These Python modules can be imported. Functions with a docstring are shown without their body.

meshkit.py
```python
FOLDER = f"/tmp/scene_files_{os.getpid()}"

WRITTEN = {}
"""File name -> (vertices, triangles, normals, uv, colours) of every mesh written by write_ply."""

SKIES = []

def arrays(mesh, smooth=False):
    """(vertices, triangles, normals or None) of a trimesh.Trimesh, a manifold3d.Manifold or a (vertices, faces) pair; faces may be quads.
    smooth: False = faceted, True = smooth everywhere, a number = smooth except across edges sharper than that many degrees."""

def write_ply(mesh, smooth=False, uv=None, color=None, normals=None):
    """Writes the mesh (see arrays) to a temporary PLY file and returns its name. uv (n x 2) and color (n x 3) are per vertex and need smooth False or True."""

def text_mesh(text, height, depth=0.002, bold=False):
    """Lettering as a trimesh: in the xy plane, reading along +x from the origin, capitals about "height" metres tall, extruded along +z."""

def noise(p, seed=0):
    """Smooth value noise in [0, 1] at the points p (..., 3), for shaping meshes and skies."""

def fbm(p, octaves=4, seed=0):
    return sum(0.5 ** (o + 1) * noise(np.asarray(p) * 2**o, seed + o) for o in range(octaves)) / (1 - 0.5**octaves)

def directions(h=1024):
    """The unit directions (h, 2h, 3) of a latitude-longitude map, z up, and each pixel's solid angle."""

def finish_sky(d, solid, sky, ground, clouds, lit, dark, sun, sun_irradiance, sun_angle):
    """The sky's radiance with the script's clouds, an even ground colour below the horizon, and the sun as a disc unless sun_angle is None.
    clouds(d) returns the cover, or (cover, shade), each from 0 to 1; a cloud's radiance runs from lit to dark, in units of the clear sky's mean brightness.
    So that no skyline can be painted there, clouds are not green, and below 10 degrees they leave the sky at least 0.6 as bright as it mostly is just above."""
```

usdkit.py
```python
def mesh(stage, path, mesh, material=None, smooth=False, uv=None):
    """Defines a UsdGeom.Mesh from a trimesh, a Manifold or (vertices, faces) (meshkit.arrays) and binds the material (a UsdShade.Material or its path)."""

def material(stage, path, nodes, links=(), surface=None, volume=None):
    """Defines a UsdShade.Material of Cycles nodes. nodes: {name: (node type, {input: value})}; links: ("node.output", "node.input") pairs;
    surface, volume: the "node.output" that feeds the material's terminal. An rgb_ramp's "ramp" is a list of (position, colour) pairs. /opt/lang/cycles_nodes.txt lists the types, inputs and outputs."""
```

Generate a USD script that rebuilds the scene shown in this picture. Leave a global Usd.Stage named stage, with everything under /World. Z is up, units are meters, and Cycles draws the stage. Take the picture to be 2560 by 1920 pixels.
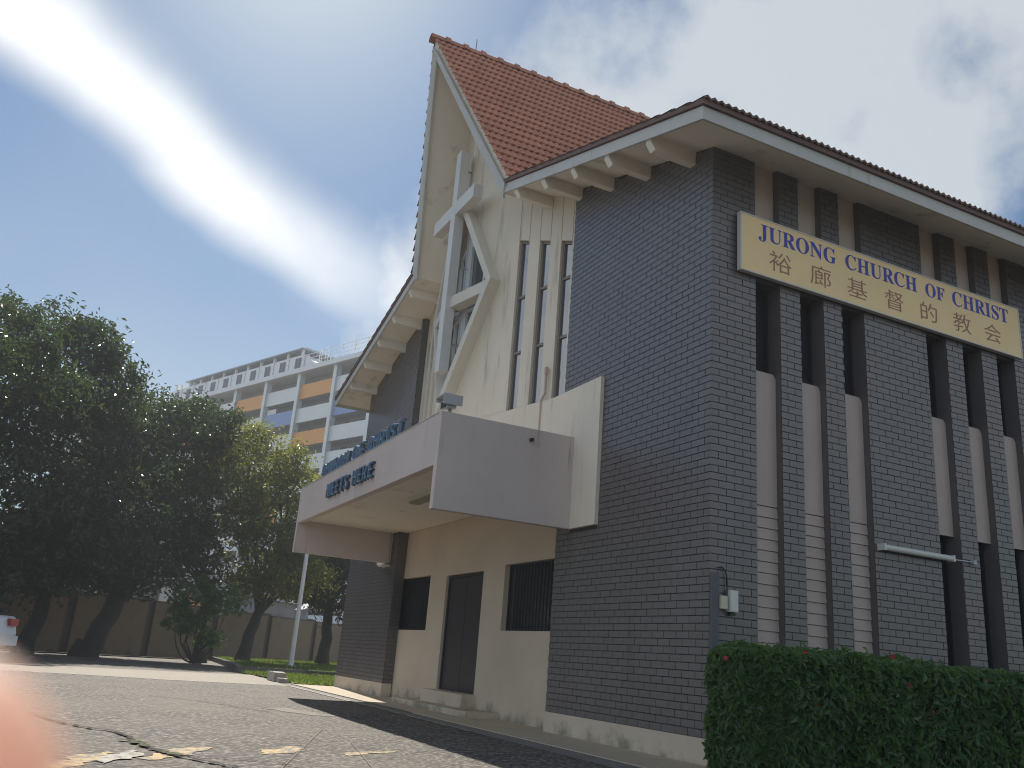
import math, random
import numpy as np, trimesh, usdkit, meshkit
from pxr import Usd, UsdGeom, UsdLux, UsdShade, Gf, Sdf, Vt
from shapely.geometry import Polygon, Point, box as sbox, LineString
from shapely.ops import unary_union
from shapely import affinity

stage = Usd.Stage.CreateInMemory()
UsdGeom.SetStageUpAxis(stage, 'Z')
UsdGeom.SetStageMetersPerUnit(stage, 1.0)
UsdGeom.Xform.Define(stage, '/World')
UsdGeom.Scope.Define(stage, '/World/Looks')
RNG = np.random.default_rng(7)

# ---------------------------------------------------------------- camera
CAM = np.array([7.80945756, -6.21204742, 0.85710821])
CR = np.array([0.4462569, 0.89165685, 0.07617633])
CU = np.array([0.23644283, -0.19957506, 0.95092827])
CF = np.array([-0.86310461, 0.40634696, 0.29988762])
FPX = 2213.94
cam = UsdGeom.Camera.Define(stage, '/World/camera')
cam.CreateHorizontalApertureAttr(36.0)
cam.CreateVerticalApertureAttr(27.0)
cam.CreateFocalLengthAttr(36.0 * FPX / 2560.0)
cam.CreateClippingRangeAttr(Gf.Vec2f(0.01, 3000))
EXPOSURE = 0.5
cam.CreateFStopAttr(13.5)
cam.CreateFocusDistanceAttr(13.0)
cam.CreateExposureAttr(EXPOSURE)
m4 = Gf.Matrix4d(*CR, 0, *CU, 0, *(-CF), 0, *CAM, 1)
cam.AddTransformOp().Set(m4)


def ray(u, v):
    d = CF + CR * (u - 1280) / FPX - CU * (v - 960) / FPX
    return d / np.linalg.norm(d)


def along(u, dist, z=0.0):
    "the point of the ground plane (height z) in the compass direction of picture column u"
    d = ray(u, 1600)
    h = d[:2] / np.linalg.norm(d[:2])
    return np.array([CAM[0] + h[0] * dist, CAM[1] + h[1] * dist, z])


def seen(P):
    D = np.asarray(P) - CAM
    z = D @ CF
    return 1280 + FPX * (D @ CR) / z, 960 - FPX * (D @ CU) / z, z


# ---------------------------------------------------------------- sky and sun
SUN_EL, SUN_AZ = math.radians(45.5), math.radians(6.3)
SUN = np.array([-math.cos(SUN_AZ) * math.cos(SUN_EL), math.sin(SUN_AZ) * math.cos(SUN_EL), math.sin(SUN_EL)])
SKY_STRENGTH = 0.05
SUN_INTENSITY = 1.0


def sky_material():
    d1, d2 = ray(60, 75), ray(975, 752)
    nb = np.cross(d1, d2)
    nb /= np.linalg.norm(nb)
    lo = d1 / np.linalg.norm(d1)                       # along the white streak
    cum = np.cross(ray(1275, 190), ray(1520, -40))       # the cloud bank lies right of a line up from the gable and thins out behind right
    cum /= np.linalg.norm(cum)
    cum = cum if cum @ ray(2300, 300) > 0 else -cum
    low = ray(250, 700)
    sun_rot = math.atan2(SUN[0], SUN[1])
    n = {
        'tc': ('texture_coordinate', {}),
        'sky': ('sky_texture', dict(sky_type='single_scattering', sun_disc=False, sun_elevation=SUN_EL, sun_rotation=sun_rot, altitude=20.0, air_density=1.0, aerosol_density=0.65, ozone_density=1.0)),
        'tn': ('mix', dict(mix_type='multiply', fac=1.0, color2=(0.80, 0.99, 0.98))),
        'hs': ('hsv', dict(saturation=1.95, value=1.0)),
        # white streak
        'nz1': ('noise_texture', dict(scale=2.0, detail=4.0, roughness=0.5)),
        'nd': ('vector_math', dict(math_type='dot_product', vector2=tuple(nb))),
        'ns': ('math', dict(math_type='multiply_add', value2=0.16, value3=-0.078)),
        'na': ('math', dict(math_type='add')),
        'nabs': ('math', dict(math_type='absolute')),
        'band': ('map_range', dict(range_type='smootherstep', from_min=0.0, from_max=0.112, to_min=1.0, to_max=0.0, clamp=True)),
        'al': ('vector_math', dict(math_type='dot_product', vector2=tuple(lo))),
        'fade': ('map_range', dict(range_type='smoothstep', from_min=0.86, from_max=0.985, to_min=0.42, to_max=0.95, clamp=True)),
        'nz4': ('noise_texture', dict(scale=5.5, detail=6.0, roughness=0.6)),
        'br': ('map_range', dict(from_min=0.3, from_max=0.7, to_min=0.82, to_max=1.08, clamp=True)),
        'bp': ('math', dict(math_type='power', value2=1.7)),
        'bf0': ('math', dict(math_type='multiply')),
        'bf': ('math', dict(math_type='multiply', use_clamp=True)),
        # cumulus, with an unseen left bank added to brighten the front wall
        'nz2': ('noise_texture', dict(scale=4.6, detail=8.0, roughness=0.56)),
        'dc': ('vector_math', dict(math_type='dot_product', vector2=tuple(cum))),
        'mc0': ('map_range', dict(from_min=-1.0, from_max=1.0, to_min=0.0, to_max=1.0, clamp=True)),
        'mc1': ('rgb_ramp', {'ramp': [(p, (v, v, v)) for p, v in ((0.0, 0.39), (0.14, 0.39), (0.20, 0.12), (0.30, 0.0), (0.44, 0.0), (0.465, 0.03), (0.52, 0.36), (0.56, 0.56), (0.70, 0.47), (0.76, 0.42), (0.86, 0.08), (1.0, 0.0))]}),  # low end: unseen added bank; high end: sky cleared to darken the side wall
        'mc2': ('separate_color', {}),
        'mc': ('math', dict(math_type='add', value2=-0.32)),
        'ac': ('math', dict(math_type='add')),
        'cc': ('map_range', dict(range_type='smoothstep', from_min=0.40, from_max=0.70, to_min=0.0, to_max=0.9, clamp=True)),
        # thin veil that thickens low over the trees
        'dl': ('separate_xyz', {}),
        'ml': ('map_range', dict(range_type='smoothstep', from_min=0.22, from_max=0.58, to_min=0.80, to_max=0.06, clamp=True)),
        'nz3': ('noise_texture', dict(scale=2.2, detail=3.0, roughness=0.5)),
        'vl': ('math', dict(math_type='multiply')),
        'mx': ('math', dict(math_type='maximum')),
        'mx2': ('math', dict(math_type='maximum', use_clamp=True)),
        'cl': ('mix', dict(color1=(9.0, 9.6, 10.1), color2=(17.0, 17.2, 17.4), use_clamp=False)),
        'out': ('mix', dict(use_clamp=False)),
        'bg': ('background_shader', dict(strength=SKY_STRENGTH)),
    }
    V = 'tc.generated'
    l = [(V, 'nz1.vector'), (V, 'nd.vector1'), ('nz1.fac', 'ns.value1'), ('nd.value', 'na.value1'), ('ns.value', 'na.value2'), ('na.value', 'nabs.value1'), ('nabs.value', 'band.value'),
         (V, 'al.vector1'), ('al.value', 'fade.value'), ('band.result', 'bp.value1'), ('bp.value', 'bf0.value1'), ('fade.result', 'bf0.value2'), (V, 'nz4.vector'), ('nz4.fac', 'br.value'), ('bf0.value', 'bf.value1'), ('br.result', 'bf.value2'),
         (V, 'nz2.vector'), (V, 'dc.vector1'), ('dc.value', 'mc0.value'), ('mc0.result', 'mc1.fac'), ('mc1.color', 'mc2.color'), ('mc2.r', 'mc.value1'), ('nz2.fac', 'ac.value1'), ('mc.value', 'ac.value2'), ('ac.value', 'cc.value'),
         (V, 'dl.vector'), ('dl.z', 'ml.value'), (V, 'nz3.vector'), ('nz3.fac', 'vl.value1'), ('ml.result', 'vl.value2'),
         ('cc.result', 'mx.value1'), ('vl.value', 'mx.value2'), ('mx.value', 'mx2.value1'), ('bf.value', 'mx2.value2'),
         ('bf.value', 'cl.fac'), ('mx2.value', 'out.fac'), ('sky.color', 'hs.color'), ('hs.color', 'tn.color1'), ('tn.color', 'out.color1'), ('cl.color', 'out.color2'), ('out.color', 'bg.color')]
    return usdkit.material(stage, '/World/Looks/sky', n, l, surface='bg.background')


dome = UsdLux.DomeLight.Define(stage, '/World/sky')
dome.GetPrim().SetCustomDataByKey('kind', 'structure')
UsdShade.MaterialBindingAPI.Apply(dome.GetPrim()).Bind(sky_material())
sun = UsdLux.DistantLight.Define(stage, '/World/sun')
sun.CreateIntensityAttr(SUN_INTENSITY)
sun.CreateNormalizeAttr(True)
sun.CreateAngleAttr(0.5)
sun.CreateColorAttr(Gf.Vec3f(1.0, 0.93, 0.82))
sz = Gf.Rotation(Gf.Vec3d(0, 0, 1), Gf.Vec3d(*SUN))
sun.AddTransformOp().Set(Gf.Matrix4d().SetRotate(sz))
# ---------------------------------------------------------------- materials
def M(name, base, rough=0.6, var=0.0, scale=3.0, bump=0.0, bscale=60.0, bdist=0.01, spec=0.5, island=0.0, dirt=None, metallic=0.0, bevel=0.0, detail=5.0, streak=0.0):
    """principled paint or stone: base colour varied by noise (var), by island (island), stains of colour dirt (colour, threshold, scale), fine relief (bump)"""
    n = {'g': ('geometry', {}), 'p': ('principled_bsdf', dict(roughness=rough, specular_ior_level=spec, metallic=metallic)),
         'h': ('hsv', dict(color=tuple(base)))}
    l = []
    val = None
    if var:
        n['nz'] = ('noise_texture', dict(scale=scale, detail=detail, roughness=0.6))
        n['mr'] = ('map_range', dict(from_min=0.25, from_max=0.75, to_min=1 - var, to_max=1 + var, clamp=True))
        l += [('g.position', 'nz.vector'), ('nz.fac', 'mr.value')]
        val = 'mr.result'
    if island:
        n['mi'] = ('map_range', dict(from_min=0.0, from_max=1.0, to_min=1 - island, to_max=1 + island))
        n['oi'] = ('object_info', {})
        n['ad'] = ('math', dict(math_type='add'))
        n['fr'] = ('math', dict(math_type='fraction'))
        l += [('g.random_per_island', 'ad.value1'), ('oi.random', 'ad.value2'), ('ad.value', 'fr.value1'), ('fr.value', 'mi.value')]
        if val:
            n['mm'] = ('math', dict(math_type='multiply'))
            l += [(val, 'mm.value1'), ('mi.result', 'mm.value2')]
            val = 'mm.value'
        else:
            val = 'mi.result'
    if val:
        l.append((val, 'h.value'))
    col = 'h.color'
    if dirt:
        dc, th, ds = dirt
        n['dn'] = ('noise_texture', dict(scale=ds, detail=8.0, roughness=0.65))
        if streak:
            n['dmap'] = ('mapping', dict(scale=(1.0, 1.0, streak)))
            l.append(('g.position', 'dmap.vector'))
        n['dr'] = ('map_range', dict(range_type='smoothstep', from_min=th, from_max=th + 0.16, to_min=0.0, to_max=0.75, clamp=True))
        n['dm'] = ('mix', dict(color2=tuple(dc)))
        l += [('dmap.vector' if streak else 'g.position', 'dn.vector'), ('dn.fac', 'dr.value'), ('dr.result', 'dm.fac'), (col, 'dm.color1')]
        col = 'dm.color'
    l.append((col, 'p.base_color'))
    nrm = None
    if bump:
        n['bn'] = ('noise_texture', dict(scale=bscale, detail=6.0, roughness=0.6))
        n['b'] = ('bump', dict(strength=bump, distance=bdist))
        l += [('g.position', 'bn.vector'), ('bn.fac', 'b.height')]
        nrm = 'b.normal'
    if bevel:
        n['bv'] = ('bevel', dict(radius=bevel, samples=4))
        if nrm:
            l.append(('bv.bevel', 'b.normal'))
        else:
            nrm = 'bv.bevel'
    if nrm:
        l.append((nrm, 'p.normal'))
    return usdkit.material(stage, '/World/Looks/' + name, n, l, surface='p.BSDF')


def leaf_mat(name, c1, c2, trans, rough=0.35, tw=0.45):
    n = {'g': ('geometry', {}), 'r': ('rgb_ramp', {'ramp': [(0.0, c1), (0.55, c2), (1.0, tuple(1.35 * x for x in c2))]}),
         'p': ('principled_bsdf', dict(roughness=rough, specular_ior_level=0.55)), 't': ('translucent_bsdf', dict(color=trans)),
         'm': ('mix_closure', dict(fac=tw))}
    return usdkit.material(stage, '/World/Looks/' + name, n, [('g.random_per_island', 'r.fac'), ('r.color', 'p.base_color'), ('p.BSDF', 'm.closure1'), ('t.BSDF', 'm.closure2')], surface='m.closure')


def asphalt_mat(name, dark, light, warm, bstr=0.9):
    n = {'g': ('geometry', {}), 'v': ('voronoi_texture', dict(scale=21.0, randomness=1.0)), 'pe': ('map_range', dict(range_type='smoothstep', from_min=0.22, from_max=0.62, to_min=0.0, to_max=0.85, clamp=True)), 'pm': ('mix', dict(color2=dark)), 'n1': ('noise_texture', dict(scale=0.55, detail=6.0, roughness=0.62)), 'n2': ('noise_texture', dict(scale=46.0, detail=4.0, roughness=0.7)),
         'sx': ('separate_color', {}), 'r': ('rgb_ramp', {'ramp': [(0.0, dark), (0.5, tuple((a + b) / 2 for a, b in zip(dark, light))), (1.0, light)]}),
         'm1': ('mix', dict(color2=warm)), 'mr': ('map_range', dict(range_type='smoothstep', from_min=0.38, from_max=0.68, to_min=0.0, to_max=0.6, clamp=True)),
         'p': ('principled_bsdf', dict(roughness=0.75, specular_ior_level=0.35)),
         'on': ('noise_texture', dict(scale=0.28, detail=7.0, roughness=0.7, distortion=1.2)), 'om': ('map_range', dict(range_type='smoothstep', from_min=0.52, from_max=0.72, to_min=0.0, to_max=0.6, clamp=True)), 'os': ('mix', dict(color2=tuple(0.55 * x for x in warm))),
         'inv': ('math', dict(math_type='multiply_add', value2=-1.0, value3=1.0)), 'hs': ('math', dict(math_type='multiply_add', value2=0.5)),
         'b': ('bump', dict(strength=bstr, distance=0.018))}
    l = [('g.position', 'v.vector'), ('g.position', 'n1.vector'), ('g.position', 'n2.vector'), ('v.color', 'sx.color'), ('sx.r', 'r.fac'), ('v.distance', 'pe.value'), ('pe.result', 'pm.fac'), ('r.color', 'pm.color1'), ('n1.fac', 'mr.value'), ('mr.result', 'm1.fac'), ('pm.color', 'm1.color1'), ('m1.color', 'os.color1'), ('g.position', 'on.vector'), ('on.fac', 'om.value'), ('om.result', 'os.fac'), ('os.color', 'p.base_color'),
         ('v.distance', 'inv.value1'), ('n2.fac', 'hs.value1'), ('inv.value', 'hs.value3'), ('hs.value', 'b.height'), ('b.normal', 'p.normal')]
    return usdkit.material(stage, '/World/Looks/' + name, n, l, surface='p.BSDF')


def worn_paint(name, paint, under, th, scale=9.0):
    n = {'g': ('geometry', {}), 'a': ('noise_texture', dict(scale=scale, detail=8.0, roughness=0.75)), 'r': ('map_range', dict(range_type='smoothstep', from_min=th, from_max=th + 0.1, to_min=0.0, to_max=1.0, clamp=True)),
         'm': ('mix', dict(color1=under, color2=paint)), 'p': ('principled_bsdf', dict(roughness=0.7)), 'v': ('voronoi_texture', dict(scale=34.0)), 'b': ('bump', dict(strength=0.8, distance=0.012, invert=True))}
    return usdkit.material(stage, '/World/Looks/' + name, n, [('g.position', 'a.vector'), ('a.fac', 'r.value'), ('r.result', 'm.fac'), ('m.color', 'p.base_color'), ('g.position', 'v.vector'), ('v.distance', 'b.height'), ('b.normal', 'p.normal')], surface='p.BSDF')


def glass_mat(name, tint, refl=1.0, rough=0.02):
    "window glass over a dark room: mostly a mirror of the sky at a slant, dark head-on"
    n = {'p': ('principled_bsdf', dict(base_color=tint, roughness=rough, specular_ior_level=0.5)), 'f': ('glossy_bsdf', dict(color=(0.80, 0.80, 0.82), roughness=rough)), 'l': ('layer_weight', dict(blend=0.35)),
         'r': ('map_range', dict(from_min=0.0, from_max=1.0, to_min=refl * 0.6, to_max=refl, clamp=True)), 'm': ('mix_closure', {})}
    return usdkit.material(stage, '/World/Looks/' + name, n, [('l.fresnel', 'r.value'), ('r.result', 'm.fac'), ('p.BSDF', 'm.closure1'), ('f.BSDF', 'm.closure2')], surface='m.closure')


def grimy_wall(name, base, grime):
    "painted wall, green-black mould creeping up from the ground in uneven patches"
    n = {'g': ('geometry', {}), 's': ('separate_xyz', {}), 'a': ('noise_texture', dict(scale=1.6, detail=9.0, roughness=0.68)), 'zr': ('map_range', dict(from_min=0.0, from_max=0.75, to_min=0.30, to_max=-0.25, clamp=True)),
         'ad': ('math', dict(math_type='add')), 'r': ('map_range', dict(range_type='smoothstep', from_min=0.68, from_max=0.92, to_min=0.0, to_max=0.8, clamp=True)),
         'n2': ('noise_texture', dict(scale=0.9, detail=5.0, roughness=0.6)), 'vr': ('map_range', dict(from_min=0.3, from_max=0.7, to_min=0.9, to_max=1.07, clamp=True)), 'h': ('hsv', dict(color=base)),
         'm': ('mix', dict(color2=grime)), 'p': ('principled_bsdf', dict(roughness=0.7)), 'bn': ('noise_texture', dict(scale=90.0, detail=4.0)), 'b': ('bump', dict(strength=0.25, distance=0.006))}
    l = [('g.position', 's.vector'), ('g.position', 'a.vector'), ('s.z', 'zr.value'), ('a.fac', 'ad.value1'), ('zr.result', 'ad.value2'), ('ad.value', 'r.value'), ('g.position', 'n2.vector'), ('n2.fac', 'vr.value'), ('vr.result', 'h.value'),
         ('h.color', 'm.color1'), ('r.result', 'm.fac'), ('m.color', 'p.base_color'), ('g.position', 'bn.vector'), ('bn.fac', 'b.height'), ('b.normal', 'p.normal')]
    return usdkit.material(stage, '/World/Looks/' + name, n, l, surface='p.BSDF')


BRICK = M('brick_paint', (0.092, 0.080, 0.081), 0.31, spec=1.0, var=0.14, scale=1.1, island=0.08, dirt=((0.052, 0.047, 0.047), 0.56, 1.8), streak=0.3, bump=0.35, bscale=120, bdist=0.004)
MORTAR_SIDE = M('mortar_side', (0.068, 0.060, 0.061), 0.7, var=0.15, scale=4)  # mortar copy paled in colour, since the side lacks the front's grazing sheen
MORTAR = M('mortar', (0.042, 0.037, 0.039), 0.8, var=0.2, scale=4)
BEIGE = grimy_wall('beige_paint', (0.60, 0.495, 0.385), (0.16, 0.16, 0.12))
BEIGE_UP = M('beige_paint_upper', (0.74, 0.66, 0.55), 0.6, var=0.06, scale=0.8, bump=0.2, bscale=80, bdist=0.005, dirt=((0.42, 0.38, 0.31), 0.55, 5.0), streak=0.10, bevel=0.006)
CANOPY = M('canopy_paint', (0.61, 0.51, 0.475), 0.65, var=0.08, scale=1.0, bump=0.3, bscale=70, bdist=0.006, dirt=((0.30, 0.255, 0.235), 0.58, 5.0), streak=0.12, bevel=0.008)
SOFFIT = M('soffit_paint', (0.80, 0.74, 0.645), 0.6, var=0.05, scale=1.5, dirt=((0.45, 0.39, 0.32), 0.56, 1.6))
FASCIA = M('fascia_paint', (0.50, 0.49, 0.46), 0.5, var=0.06, scale=1.5, dirt=((0.36, 0.34, 0.31), 0.55, 6.0), streak=0.15)
CROSSM = M('cross_paint', (0.64, 0.63, 0.61), 0.5, var=0.05, scale=2.0, bevel=0.008)
FRAMEW = M('frame_paint', (0.66, 0.615, 0.54), 0.5, var=0.05, scale=2.0)
TILE = M('roof_tile', (0.52, 0.215, 0.13), 0.6, var=0.12, scale=1.5, island=0.07, bump=0.3, bscale=60, bdist=0.006)
TILED = M('roof_tile_backlit', (0.15, 0.085, 0.07), 0.75, var=0.25, scale=2.5, island=0.2)  # darker copy of the tile; backlit shade is put into the colour
WINFRAME = M('window_frame_metal', (0.22, 0.19, 0.17), 0.45)
MULLION = M('mullion_white', (0.62, 0.64, 0.66), 0.4)
GLASS = glass_mat('window_glass', (0.03, 0.034, 0.04), 0.62)
GLASS2 = glass_mat('window_glass_dark', (0.014, 0.017, 0.022), 0.045, 0.12)
DOORM = M('door_paint', (0.022, 0.018, 0.023), 0.5, var=0.1, scale=5)
GRILLE = M('grille_metal', (0.013, 0.014, 0.017), 0.5)
SIDING = M('siding_paint', (0.52, 0.415, 0.36), 0.65, var=0.06, scale=2.0)
JAMB = M('slot_jamb_paint', (0.115, 0.10, 0.105), 0.6, var=0.1, scale=3)
SIGNY = M('sign_yellow', (0.93, 0.68, 0.345), 0.5, var=0.04, scale=2.0)
SIGNEDGE = M('sign_edge', (0.60, 0.58, 0.54), 0.4)
SIGNBLUE = M('sign_blue', (0.045, 0.055, 0.42), 0.5)
SIGNRED = M('sign_brown', (0.36, 0.17, 0.12), 0.55)
LETBLUE = M('letter_blue', (0.115, 0.20, 0.31), 0.4, var=0.15, scale=12)
LETEDGE = M('letter_edge', (0.03, 0.045, 0.085), 0.5)
GREY_METAL = M('grey_metal', (0.42, 0.43, 0.44), 0.4, metallic=0.0)
WHITE_PLASTIC = M('white_plastic', (0.62, 0.62, 0.58), 0.4)
CREAM_BOX = M('cream_box', (0.55, 0.51, 0.38), 0.5)
DARKPIPE = M('painted_pipe', (0.085, 0.085, 0.10), 0.5)
LAMPLENS = M('lamp_lens', (0.30, 0.27, 0.17), 0.35)
ASPHALT = asphalt_mat('asphalt', (0.040, 0.036, 0.034), (0.40, 0.35, 0.29), (0.172, 0.146, 0.115), 1.0)
CONCRETE = M('concrete_paving', (0.27, 0.23, 0.18), 0.75, var=0.12, scale=0.9, bump=0.4, bscale=60, bdist=0.006, dirt=((0.24, 0.21, 0.17), 0.60, 1.1))
APRONM = M('apron_concrete', (0.50, 0.415, 0.30), 0.75, var=0.1, scale=1.6, bump=0.3, bscale=60, bdist=0.005, dirt=((0.22, 0.20, 0.16), 0.58, 2.3))
GUTTER = M('gutter_concrete', (0.19, 0.18, 0.165), 0.8, var=0.2, scale=3)
PALELINE = worn_paint('pale_line', (0.48, 0.44, 0.385), (0.22, 0.195, 0.165), 0.45, 5.0)
YELLOW = worn_paint('worn_yellow', (0.50, 0.34, 0.13), (0.15, 0.13, 0.105), 0.44, 7.0)
WHITEP = worn_paint('worn_white', (0.40, 0.37, 0.32), (0.15, 0.13, 0.105), 0.42, 7.0)
CRACKM = M('crack_soil', (0.035, 0.03, 0.022), 0.95, var=0.3, scale=20)
MOSS = M('crack_moss', (0.085, 0.088, 0.04), 0.95, var=0.4, scale=30)
EARTH = M('earth', (0.11, 0.10, 0.065), 0.95, var=0.25, scale=2.0)
KERB = M('kerb_stone', (0.16, 0.15, 0.14), 0.85, var=0.2, scale=3.0)
BLOCK = M('concrete_block', (0.42, 0.38, 0.34), 0.85, var=0.2, scale=9.0, dirt=((0.10, 0.09, 0.08), 0.55, 7.0))
FENCEM = grimy_wall('fence_paint', (0.24, 0.165, 0.105), (0.09, 0.08, 0.055))
FENCEP = M('fence_pillar_paint', (0.115, 0.085, 0.085), 0.7, var=0.15, scale=3)
POLEM = M('pole_white', (0.78, 0.78, 0.76), 0.35)
BARK = M('bark', (0.048, 0.042, 0.037), 0.9, var=0.3, scale=7.0, bump=0.8, bscale=18, bdist=0.02)
LEAF_DARK = leaf_mat('leaf_dark', (0.024, 0.040, 0.018), (0.050, 0.078, 0.032), (0.10, 0.16, 0.04), 0.33, 0.30)
LEAF_LIME = leaf_mat('leaf_lime', (0.045, 0.075, 0.020), (0.085, 0.12, 0.030), (0.36, 0.38, 0.07), 0.34, 0.46)
LEAF_HEDGE = leaf_mat('leaf_hedge', (0.06, 0.135, 0.042), (0.165, 0.295, 0.09), (0.28, 0.46, 0.12), 0.27, 0.36)
GRASSM = leaf_mat('grass', (0.060, 0.105, 0.022), (0.11, 0.16, 0.035), (0.24, 0.34, 0.05), 0.5, 0.4)
FLOWER = M('flower_red', (0.50, 0.028, 0.045), 0.5)
HW = M('block_white', (0.78, 0.79, 0.81), 0.6, var=0.04, scale=0.2)
HGREY = M('block_grey', (0.40, 0.42, 0.46), 0.6, var=0.05, scale=0.2)
HORANGE = M('block_orange', (0.80, 0.35, 0.085), 0.6, var=0.04, scale=0.3)
HBLUE = M('block_blue', (0.23, 0.33, 0.60), 0.6, var=0.04, scale=0.3)
HIN = M('corridor_wall', (0.26, 0.26, 0.28), 0.7, var=0.1, scale=0.5)
HDARK = M('corridor_window', (0.045, 0.05, 0.065), 0.3)
HDOOR = M('corridor_door', (0.10, 0.075, 0.06), 0.5)
CLOTH = M('cloth', (0.75, 0.75, 0.75), 0.9)
CARW = M('car_white', (0.72, 0.73, 0.75), 0.25, spec=0.6)
CARGLASS = glass_mat('car_glass', (0.02, 0.022, 0.026), 0.3)
CARRED = M('car_lamp_red', (0.35, 0.01, 0.015), 0.2)
RUBBER = M('rubber', (0.025, 0.025, 0.026), 0.8)


def haze_mat(density):
    return usdkit.material(stage, '/World/Looks/haze', {'v': ('principled_volume', dict(color=(0.86, 0.92, 1.0), density=density, anisotropy=0.35))}, [], volume='v.volume')

SKIN = usdkit.material(stage, '/World/Looks/skin', {'p': ('principled_bsdf', dict(base_color=(0.70, 0.24, 0.18), roughness=0.5, subsurface_weight=1.0, subsurface_scale=0.012, subsurface_radius=(1.0, 0.42, 0.32), subsurface_method='random_walk'))}, [], surface='p.BSDF')
NAIL = M('nail', (0.75, 0.48, 0.42), 0.3)

JOINTM = M('patch_joint_tar', (0.19, 0.165, 0.135), 0.8, var=0.3, scale=6)
# ---------------------------------------------------------------- helpers
_used = {}


def numbered(parent, name):
    k = (parent, name)
    i = _used.get(k, 0)
    _used[k] = i + 1
    return f'{parent}/{name}' if i == 0 else f'{parent}/{name}_{i:03d}'


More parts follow.
